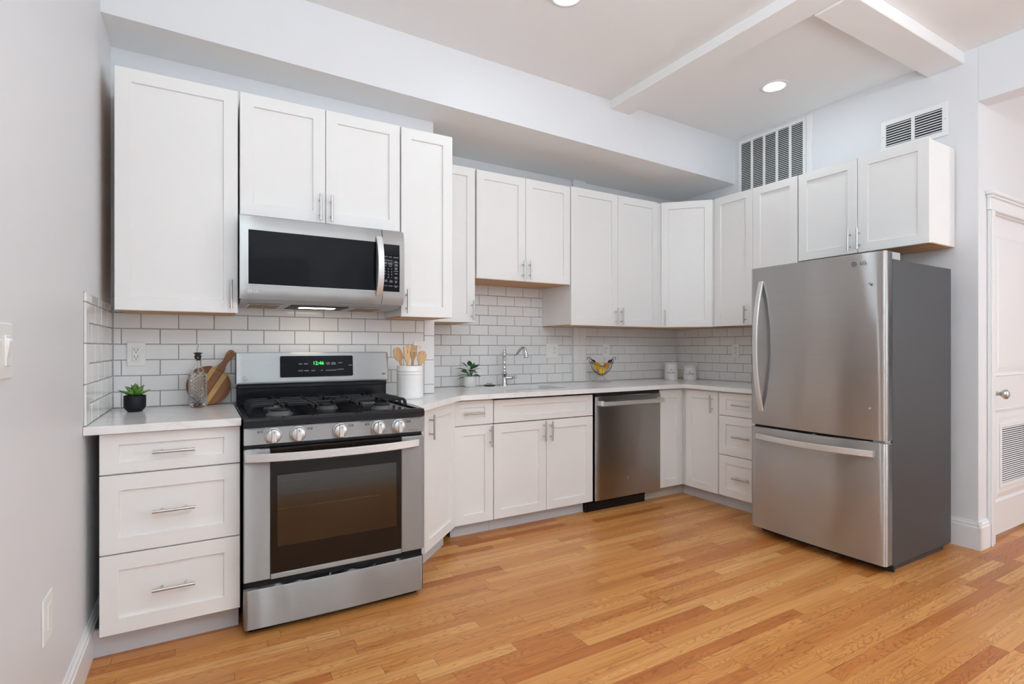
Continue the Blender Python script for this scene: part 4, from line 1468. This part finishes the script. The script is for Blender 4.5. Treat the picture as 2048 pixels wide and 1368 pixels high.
# two unseen uplighters, added to brighten the ceiling and walls
for (x, y, lab) in ((1.25, -1.35, 'added ceiling-fill uplighter, unseen behind the camera, in the middle of the room'), (0.35, -0.55, 'added ceiling-fill uplighter, unseen behind the camera, near the left wall')):
    t = thing('fill_lamp', lab, 'added fill lamp', (x, y, 0.012))
    MB().lathe([(0.14, 0), (0.14, 0.015), (0.03, 0.03), (0.0, 0.03)], 32).build('base', 'nickel', t)
    MB().cyl((0, 0, 0.028), (0, 0, 1.42), 0.012).build('pole', 'nickel', t)
    MB().lathe([(0.02, 1.40), (0.06, 1.42), (0.13, 1.47), (0.175, 1.54), (0.170, 1.542), (0.125, 1.476), (0.0, 1.445)], 36).build('lamp_shade', 'plastic_white', t)
    MB().lathe([(0.0, 1.500), (0.135, 1.500), (0.135, 1.503), (0.0, 1.503)], 32).build('bulb', 'fill_uplight', t)

# ------------------------------------------------------------------ outlets and switches
def outlet(label, loc, rz, w=0.074, h=0.117, cols=(0.0,), kinds=('duplex',), name='wall_outlet', cat='outlet'):
    t = thing(name, label, cat, loc, rz)
    MB().box(-w / 2, w / 2, -0.006, 0.0, -h / 2, h / 2, 0.003, seg=2).build('cover_plate', 'plastic_white', t)
    for c, kd in zip(cols, kinds):
        if kd == 'blank':
            MB().box(c - 0.017, c + 0.017, -0.0075, -0.004, -0.034, 0.034, 0.002).build('switch_rocker', 'plastic_white', t)
            continue
        m = MB()
        m.box(c - 0.0165, c + 0.0165, -0.0085, -0.004, -0.0335, 0.0335, 0.002)
        for s_ in (0.0165, -0.0165):
            for dx in (-0.0064, 0.0064):
                m.box(c + dx - 0.0012, c + dx + 0.0012, -0.0088, -0.0083, s_ + 0.001, s_ + 0.009, mat=1)
            m.cyl((c, -0.0088, s_ - 0.006), (c, -0.0083, s_ - 0.006), 0.0026, n=10, mat=1)
        m.build('receptacle', ['plastic_white', 'slot'], t)
    return t
outlet('white duplex outlet on the tiles above the black plant pot', (-0.274, YB - 0.0085, 1.156), 0)
outlet('white outlet cover on the tiles behind the wooden utensils', (1.164, YB - 0.0085, 1.17), 0)
outlet('wide white cover plate with switch and outlet, right of the faucet', (2.483, YS - 0.0085, 1.161), 0, 0.118, 0.117, (-0.026, 0.026), ('blank', 'duplex'))
outlet('white duplex outlet on the tiles above the fruit stand', (3.055, YS - 0.0085, 1.160), 0)
outlet('white duplex outlet on the right wall tiles, left of the refrigerator handle', (XR - 0.0085, 2.955, 1.160), -PI / 2)
# left wall
t = thing('light_switch', 'white light switch plate on the left wall, cut by the photo edge', 'switch', (XL, 1.530, 1.182), PI / 2)
MB().box(-0.085, 0.072, -0.006, 0, -0.061, 0.061, 0.003, seg=2).build('cover_plate', 'plastic_white', t)
for c in (-0.045, 0.032):
    m = MB()
    m.box(c - 0.017, c + 0.017, -0.0085, -0.005, -0.034, 0.034, 0.002)
    m.prism([(-0.008, -0.020), (-0.014, 0.022), (-0.010, 0.028), (-0.005, 0.028), (-0.005, -0.020)], c - 0.013, c + 0.013, axis='x', bev=0.0015)
    m.build('rocker', 'plastic_white', t)
outlet('white cover plate low on the left wall, near the baseboard', (XL, 1.926, 0.441), PI / 2, 0.098, 0.128, (0.008,), ('blank',), 'wall_plate', 'wall plate')

# ------------------------------------------------------------------ things on the worktops
def leaf_blade(L, W, th, curl, n=8, tip=1.6, cup=0.25):
    """A leaf along +x, widest near the middle, curving up by curl, as a closed thick blade; returns verts, faces."""
    vs, fs = [], []
    for i in range(n + 1):
        t = i / n
        w = W * (math.sin(PI * min(1, t ** 0.75 * 0.985 + 0.012)) ** 0.8) * (1 if t < 0.5 else (1 - (2 * t - 1) ** tip * 0.25))
        w = max(w, W * 0.02)
        x = L * t
        z = curl * t * t
        tk = th * (1 - 0.75 * t)
        vs += [(x, -w / 2, z + cup * w), (x, 0, z - tk * 0.6), (x, w / 2, z + cup * w), (x, 0, z + tk * 0.4)]
    for i in range(n):
        for j in range(4):
            a, b = i * 4 + j, i * 4 + (j + 1) % 4
            fs.append([a, b, b + 4, a + 4])
    fs += [[3, 2, 1, 0], [n * 4 + k for k in range(4)]]
    return vs, fs


# succulent
t = thing('potted_succulent', 'small green succulent in a matte black pot', 'plant', (-0.262, 2.945, ZW))
m = MB()
m.lathe([(0.0275, 0.0), (0.029, 0.004), (0.038, 0.014), (0.0425, 0.024), (0.0425, 0.073), (0.0405, 0.074), (0.039, 0.073), (0.039, 0.066), (0.0, 0.066)], 40)
m.build('pot', 'blackpot', t)
MB().lathe([(0.0388, 0.060), (0.0388, 0.068), (0.0, 0.069)], 24).build('soil', 'soil', t)
rng = random.Random(3)
for ring, (n, L, el, W) in enumerate(((6, 0.060, 0.32, 0.030), (6, 0.056, 0.80, 0.034), (4, 0.052, 1.20, 0.030))):
    for i in range(n):
        a = 2 * PI * (i + 0.5 * (ring % 2)) / n + rng.uniform(-0.12, 0.12)
        vs, fs = leaf_blade(L * rng.uniform(0.93, 1.07), W, 0.009, 0.008, 8)
        X = Matrix.Translation((0, 0, 0.070)) @ Matrix.Rotation(a, 4, 'Z') @ Matrix.Rotation(-el + rng.uniform(-0.08, 0.08), 4, 'Y') @ Matrix.Translation((0.004, 0, 0))
        MB().add(vs, fs, 0, True, X).build('leaf', 'succ', t)

# glass oil bottle
t = thing('oil_bottle', 'clear diamond-cut glass oil bottle with a metal pourer', 'bottle', (-0.016, 3.000, ZW))
def diamonds(r, z, a):
    if 0.012 < z < 0.165 and r > 0.030:
        return r + 0.0058 * abs(math.sin(6 * a + z * 190)) * abs(math.sin(6 * a - z * 190)) * 1.3
    return r
prof = [(0.030, 0.0), (0.0345, 0.003), (0.0355, 0.010)]
zz = 0.014
while zz < 0.160:
    prof.append((0.0345, zz))
    zz += 0.0028
prof += [(0.0330, 0.166), (0.028, 0.177), (0.021, 0.188), (0.0165, 0.199), (0.0148, 0.212), (0.0145, 0.232), (0.0165, 0.234), (0.0165, 0.242), (0.0140, 0.244)]
inner = [(0.0105, 0.244), (0.0105, 0.205), (0.0150, 0.192), (0.0260, 0.170), (0.0285, 0.15), (0.0285, 0.014), (0.0, 0.012)]
MB().lathe(prof + inner, 96, fr=diamonds).build('bottle_body', 'glass', t)
m = MB()
m.lathe([(0.0100, 0.228), (0.0103, 0.242), (0.0150, 0.244), (0.0160, 0.249), (0.0120, 0.252), (0.0125, 0.258), (0.0185, 0.261), (0.0185, 0.264), (0.006, 0.267), (0.0, 0.267)], 20)
m.build('stopper', 'black_matte', t)
m = MB()
m.sweep([(0.0, 0, 0.262), (0.001, 0, 0.285), (0.006, 0, 0.306)], [0.0045, 0.0040, 0.0030], 12)
m.cyl((-0.008, 0, 0.264), (-0.004, 0, 0.300), 0.0018)
m.cyl((0, 0, 0.185), (-0.001, 0, 0.232), 0.0022)
m.build('spout', 'nickel', t)

# round cutting board leaning on the tiles
R_ = 0.0985
hang = math.radians(58)
pts = []
k1 = 0.23
for i in range(45):
    a = k1 + (2 * PI - 2 * k1) * i / 44
    pts.append((R_ * math.sin(a), R_ * math.cos(a)))
# local: handle along +y(2nd), board centre at origin
left = [(-0.0205, R_ + 0.006), (-0.0150, R_ + 0.022), (-0.0125, R_ + 0.040), (-0.0140, R_ + 0.062), (-0.0180, R_ + 0.080), (-0.0190, R_ + 0.094), (-0.0150, R_ + 0.105), (-0.006, R_ + 0.111)]
right = [(-x, y) for x, y in left[::-1]]
outline = pts + left + right
hole = [(0.0045 * math.cos(2 * PI * i / 12), R_ + 0.092 + 0.0045 * math.sin(2 * PI * i / 12)) for i in range(12)]
t = thing('cutting_board', 'round striped wooden cutting board with a handle, leaning on the tiles', 'cutting board', (0.031, 3.098, ZW + 0.0985), 0)
t.rotation_euler = (-0.17, PI / 2 - hang, 0)
m = MB()
m.prism(outline, -0.009, 0.009, axis='y', holes=[hole], bev=0.0022, seg=2)
m.build('board', 'board', t)
m = MB()
ro = [((R_ - 0.010) * math.sin(2 * PI * i / 48), (R_ - 0.010) * math.cos(2 * PI * i / 48)) for i in range(48)]
m.sweep([(x, -0.0088, z) for x, z in ro] + [(ro[0][0], -0.0088, ro[0][1])], 0.0022, 8, caps=False)
m.build('rim_line', 'board', t)

# utensil crock with wooden tools
CRX, CRY = 1.030, 2.925
t = thing('utensil_crock', 'white embossed ceramic crock holding wooden utensils', 'crock', (CRX, CRY, ZW))
def emboss(r, z, a):
    if 0.016 < z < 0.130 and r > 0.07:
        return r + 0.0007 * (1 if math.sin(22 * a + z * 330) * math.sin(22 * a - z * 330) > 0.0 else 0)
    return r
prof = [(0.066, 0.0), (0.0715, 0.003), (0.0735, 0.010)]
zz = 0.014
while zz < 0.134:
    prof.append((0.0740, zz))
    zz += 0.0024
prof += [(0.0740, 0.138), (0.0752, 0.140), (0.0752, 0.144), (0.0740, 0.146), (0.0740, 0.154), (0.0752, 0.156), (0.0752, 0.160), (0.0740, 0.162), (0.0745, 0.184), (0.0735, 0.187), (0.0705, 0.186), (0.0700, 0.012), (0.0, 0.010)]
MB().lathe(prof, 176, fr=emboss).build('crock_body', 'ceramic', t)


def utensil(label, base, tip, kind, name, turn=0.0):
    """base and tip in world; the head sits at the tip end, its broad side to -y turned by turn."""
    b, p = Vector(base), Vector(tip)
    ax = (p - b)
    L = ax.length
    ax.normalize()
    side = Vector((math.cos(turn), math.sin(turn), 0))
    side = (side - ax * side.dot(ax)).normalized()
    nrm = ax.cross(side)
    X = Matrix((( side.x, nrm.x, ax.x, b.x), (side.y, nrm.y, ax.y, b.y), (side.z, nrm.z, ax.z, b.z), (0, 0, 0, 1)))
    m = MB()
    hl = 0.085 if kind != 'spatula' else 0.090
    hs = L - hl
    sec = [(math.cos(2 * PI * i / 12), math.sin(2 * PI * i / 12) * 0.6) for i in range(12)]
    m.sweep([(0, 0, 0), (0, 0, hs * 0.6), (0, 0, hs + 0.012)], [0.0068, 0.0075, 0.0085], 12, section=sec, up=(1, 0, 0))
    holes, out = [], []
    if kind == 'spoon':
        out = [(0.026 * math.sin(2 * PI * i / 28) * (1 - 0.12 * math.cos(2 * PI * i / 28)), hs + hl / 2 - (hl / 2) * math.cos(2 * PI * i / 28)) for i in range(28)]
    elif kind == 'spatula':
        out = [(-0.009, hs), (0.009, hs), (0.020, hs + 0.022), (0.022, hs + hl - 0.006), (0.016, hs + hl), (-0.018, hs + hl - 0.006), (-0.020, hs + 0.022)]
        holes = [[(-0.006, hs + 0.045), (0.006, hs + 0.045), (0.006, hs + 0.063), (-0.006, hs + 0.063)]]
    elif kind == 'fork':
        w = 0.021
        out = [(-0.008, hs), (0.008, hs), (w, hs + 0.028)]
        n = 4
        tw = 2 * w / (2 * n - 1)
        x = w
        for i in range(n):
            out += [(x, hs + hl - 0.002), (x - tw, hs + hl - 0.002)]
            if i < n - 1:
                out += [(x - tw, hs + 0.052), (x - 2 * tw, hs + 0.052)]
            x -= 2 * tw
        out += [(-w, hs + 0.028)]
        holes = [[(-0.004, hs + 0.032), (0.004, hs + 0.032), (0.004, hs + 0.042), (-0.004, hs + 0.042)]]
    else:   # spork
        arc = [(0.027 * math.cos(a), hs + hl * 0.55 + hl * 0.45 * math.sin(a)) for a in [PI * i / 16 for i in range(17)]]
        out = [(-0.008, hs), (0.008, hs), (0.022, hs + 0.028)]
        for i, q in enumerate(arc):
            out.append(q)
            if i in (4, 7, 10, 12) and i < 16:
                nx = arc[i + 1]
                out += [(q[0] - 0.0006, hs + hl * 0.70), (q[0] - 0.0026, hs + hl * 0.70), (q[0] - 0.003, q[1])]
        out += [(-0.022, hs + 0.028)]
    th = 0.0035
    mm = MB().prism(out, -th, th, axis='y', holes=holes)
    m.add(mm.v, mm.f)
    m.v = [tuple(X @ Vector(q)) for q in m.v]
    # keep the object's origin at its foot
    m.v = [tuple(Vector(q) - b) for q in m.v]
    o = m.build(name, 'bamboo', loc=tuple(b))
    tag(o, label, 'utensil', 'wooden utensils in the crock')
    return o


utensil('plain oval wooden spoon, leaning furthest left in the crock', (CRX + 0.000, CRY + 0.000, ZW + 0.016), (CRX - 0.082, CRY + 0.000, ZW + 0.290), 'spoon', 'wooden_spoon', 0.1)
utensil('flat wooden turner with one square slot, beside the plain spoon', (CRX - 0.012, CRY - 0.045, ZW + 0.016), (CRX - 0.038, CRY - 0.040, ZW + 0.302), 'spatula', 'wooden_turner', 0.25)
utensil('wooden fork with four short tines, behind the rim of the crock', (CRX + 0.010, CRY + 0.040, ZW + 0.016), (CRX + 0.040, CRY + 0.040, ZW + 0.305), 'fork', 'wooden_fork', 0.25)
utensil('rounded wooden spork with notched edge, leaning furthest right in the crock', (CRX + 0.012, CRY - 0.012, ZW + 0.016), (CRX + 0.078, CRY - 0.005, ZW + 0.272), 'spork', 'wooden_spork', -0.1)

# leafy plant by the sink
t = thing('potted_plant', 'small leafy green plant in a white pot beside the sink', 'plant', (1.690, 3.510, ZW))
m = MB()
m.lathe([(0.030, 0.0), (0.036, 0.003), (0.044, 0.014), (0.0475, 0.030), (0.0480, 0.078), (0.0465, 0.080), (0.0445, 0.078), (0.044, 0.070), (0.0, 0.070)], 36)
m.build('pot', 'ceramic_matte', t)
MB().lathe([(0.0435, 0.064), (0.0435, 0.072), (0.0, 0.073)], 24).build('soil', 'soil', t)
rng = random.Random(11)
tips = [(-0.098, -0.02, 0.150, 0.058), (-0.070, -0.045, 0.098, 0.060), (-0.040, 0.02, 0.170, 0.062), (-0.050, -0.03, 0.140, 0.056), (0.0, -0.02, 0.185, 0.06), (0.022, 0.03, 0.168, 0.055),
        (0.050, -0.02, 0.160, 0.064), (0.062, 0.015, 0.142, 0.058), (0.040, -0.05, 0.115, 0.060), (0.058, -0.03, 0.090, 0.058), (-0.020, -0.055, 0.115, 0.056), (0.010, -0.05, 0.130, 0.055),
        (-0.060, 0.035, 0.125, 0.056), (0.030, 0.05, 0.125, 0.055), (-0.085, -0.03, 0.070, 0.058), (0.012, 0.00, 0.150, 0.054)]
cr, srr = math.cos(-0.5279), math.sin(-0.5279)
for (lx, ly, lz, LL) in tips:
    wx, wy = lx * cr - ly * srr, lx * srr + ly * cr
    a = math.atan2(wy, wx)
    rad = math.hypot(wx, wy)
    sx_, sy_, sz_ = wx * 0.45, wy * 0.45, 0.075 + (lz - 0.075) * 0.72
    MB().sweep([(0.012 * math.cos(a), 0.012 * math.sin(a), 0.068), (sx_ * 0.7, sy_ * 0.7, (sz_ + 0.068) / 2 + 0.012), (sx_, sy_, sz_)], [0.0022, 0.0018, 0.0014], 6).build('stem', 'stem', t)
    vs, fs = leaf_blade(LL, LL * 0.60, 0.0022, -0.016, 8, cup=0.10)
    pitch = math.atan2(lz - sz_, max(rad * 0.55, 0.02))
    X = Matrix.Translation((sx_, sy_, sz_)) @ Matrix.Rotation(a, 4, 'Z') @ Matrix.Rotation(-pitch, 4, 'Y') @ Matrix.Rotation(rng.uniform(-0.7, 0.7), 4, 'X')
    MB().add(vs, fs, 0, True, X).build('leaf', 'leaf', t)

# wire fruit stand on a clear foot
FSX, FSY = 2.890, 3.470
t = thing('fruit_stand', 'bronze wire fruit bowl with curled ends on a clear glass foot', 'fruit bowl', (FSX, FSY, ZW), -0.5279)
m = MB()
m.prism([(-0.083, 0), (0, -0.083), (0.083, 0), (0, 0.083)], 0.0, 0.014, bev=0.003)
m.add([(-0.055, 0, 0.0145), (0, -0.055, 0.0145), (0.055, 0, 0.0145), (0, 0.055, 0.0145), (-0.013, 0, 0.052), (0, -0.013, 0.052), (0.013, 0, 0.052), (0, 0.013, 0.052)],
      [[0, 1, 5, 4], [1, 2, 6, 5], [2, 3, 7, 6], [3, 0, 4, 7], [4, 5, 6, 7], [3, 2, 1, 0]])
m.build('foot', 'acrylic', t)
rz_ = lambda q: 0.150 + 0.080 * abs(q) ** 1.25          # rim height: low in the middle, high at both ends
wr = MB()
rimpts = []
for i in range(49):
    a = 2 * PI * i / 48
    cxn = math.cos(a)
    rimpts.append((0.092 * cxn, 0.062 * math.sin(a), 0.128 + 0.045 * abs(cxn) ** 1.6))
wr.sweep(rimpts, 0.0022, 8, caps=False)
for i in range(12):
    a = 2 * PI * i / 12
    p = []
    for s_ in range(9):
        q = s_ / 8
        rr_ = 1 - (1 - q) ** 2
        cxn = math.cos(a)
        zr = 0.128 + 0.045 * abs(cxn) ** 1.6
        p.append((0.092 * cxn * rr_ ** 0.9, 0.062 * math.sin(a) * rr_ ** 0.9, 0.055 + (zr - 0.055) * q ** 1.3))
    wr.sweep(p, 0.0016, 6)
BW = wr.build('wire_bowl', 'wire', t)
for s_ in (-1, 1):
    c_ = MB()
    c_.sweep([(s_ * 0.004, -0.045, 0.135), (s_ * 0.035, -0.035, 0.152), (s_ * 0.070, -0.02, 0.178), (s_ * 0.098, -0.008, 0.204), (s_ * 0.110, 0, 0.209), (s_ * 0.119, 0, 0.204), (s_ * 0.121, 0, 0.196), (s_ * 0.115, 0, 0.191), (s_ * 0.110, 0, 0.195)], 0.0024, 8)
    c_.sweep([(s_ * 0.096, 0, 0.196), (s_ * 0.103, 0, 0.180), (s_ * 0.100, 0, 0.165), (s_ * 0.090, 0, 0.150)], 0.0022, 8)
    c_.build('curled_end', 'wire', t)
    vs, fs = leaf_blade(0.048, 0.026, 0.002, 0.004, 6, cup=0.05)
    X = Matrix.Translation((s_ * 0.050, -0.018, 0.166)) @ Matrix.Rotation(0 if s_ > 0 else PI, 4, 'Z') @ Matrix.Rotation(-0.45, 4, 'Y') @ Matrix.Rotation(1.0 * s_, 4, 'X')
    MB().add(vs, fs, 0, True, X).build('wire_leaf', 'wire', t)


def fruit(name, label, lx, ly, lz, r, mat, rot):
    m = MB()
    k = 1.0 if mat == 'orange' else 1.18
    prof = []
    for i in range(15):
        a = -PI / 2 + PI * i / 14
        z = math.sin(a) * r * k
        q = math.cos(a) * r
        if mat == 'lemon' and abs(math.sin(a)) > 0.97:
            z *= 1.05
        prof.append((max(q, 0.0), z))
    m.lathe(prof, 22)
    c, s_ = math.cos(-0.5279), math.sin(-0.5279)
    o = m.build(name, mat, loc=(FSX + lx * c - ly * s_, FSY + lx * s_ + ly * c, ZW + lz), rot=rot)
    tag(o, label, 'fruit', 'fruit in the wire bowl')
fruit('lemon', 'yellow lemon in the wire bowl, the upper left fruit', -0.036, -0.008, 0.134, 0.0290, 'lemon', (0.3, 0.5, 0.2))
fruit('lemon', 'yellow lemon lying lowest in the wire bowl', 0.004, -0.010, 0.092, 0.0260, 'lemon', (0.2, 1.2, 0.4))
fruit('orange', 'orange fruit in the wire bowl, the upper right one', 0.041, 0.004, 0.136, 0.0265, 'orange', (0.5, 0.2, 0.1))


# canisters
def canister(label, loc, R, Ht, word, size):
    rz = math.atan2(-loc[0], loc[1])
    t = thing('canister', label, 'canister', (loc[0], loc[1], ZW), -math.atan2(loc[0], loc[1]) , 'white lettered canisters')
    m = MB()
    m.lathe([(R * 0.93, 0.0), (R * 0.985, 0.004), (R, 0.012), (R, Ht - 0.012), (R * 0.99, Ht - 0.010), (R * 0.94, Ht - 0.009), (0.0, Ht - 0.009)], 48)
    m.build('canister_body', 'ceramic_matte', t)
    m = MB()
    m.lathe([(R * 0.90, Ht - 0.0088), (R * 1.03, Ht - 0.0085), (R * 1.035, Ht - 0.001), (R * 1.0, Ht + 0.003), (R * 0.3, Ht + 0.005), (0, Ht + 0.005)], 48)
    pts = [(0.021 * math.cos(a), 0, Ht + 0.002 + 0.021 * math.sin(a)) for a in [PI * i / 14 for i in range(15)]]
    m.sweep(pts, 0.0042, 10)
    m.build('lid', 'ceramic_matte', t)
    m = MB()
    text_on(m, word, size, 0, -R - 0.0003, Ht * 0.415, bend=R + 0.0003)
    # crescent with a dot above the word
    def on(x, z):
        a = x / R
        return ((R + 0.0004) * math.sin(a), -(R + 0.0004) * math.cos(a), z)
    n = 16
    vs = []
    for i in range(n + 1):
        a = PI + PI * i / n
        vs.append(on(0.0165 * math.cos(a), Ht * 0.62 + 0.0125 * math.sin(a)))
        th = 0.0034 * math.sin(PI * i / n)
        vs.append(on((0.0165 - th * 0.6) * math.cos(a), Ht * 0.62 + (0.0125 - th) * math.sin(a)))
    m.add(vs, [[2 * i, 2 * i + 2, 2 * i + 3, 2 * i + 1] for i in range(n)])
    dot = [on(0.0032 * math.cos(2 * PI * i / 12), Ht * 0.62 + 0.001 + 0.0032 * math.sin(2 * PI * i / 12)) for i in range(12)]
    m.add(dot, [list(range(12))])
    m.build('lettering', 'legend_dark', t)
    return t
canister('taller white canister printed SUGAR, in the worktop corner', (3.660, 3.425), 0.0575, 0.152, 'SUGAR', 0.0215)
canister('shorter white canister printed COFFEE, right of the sugar canister', (3.800, 3.335), 0.0575, 0.122, 'COFFEE', 0.0215)
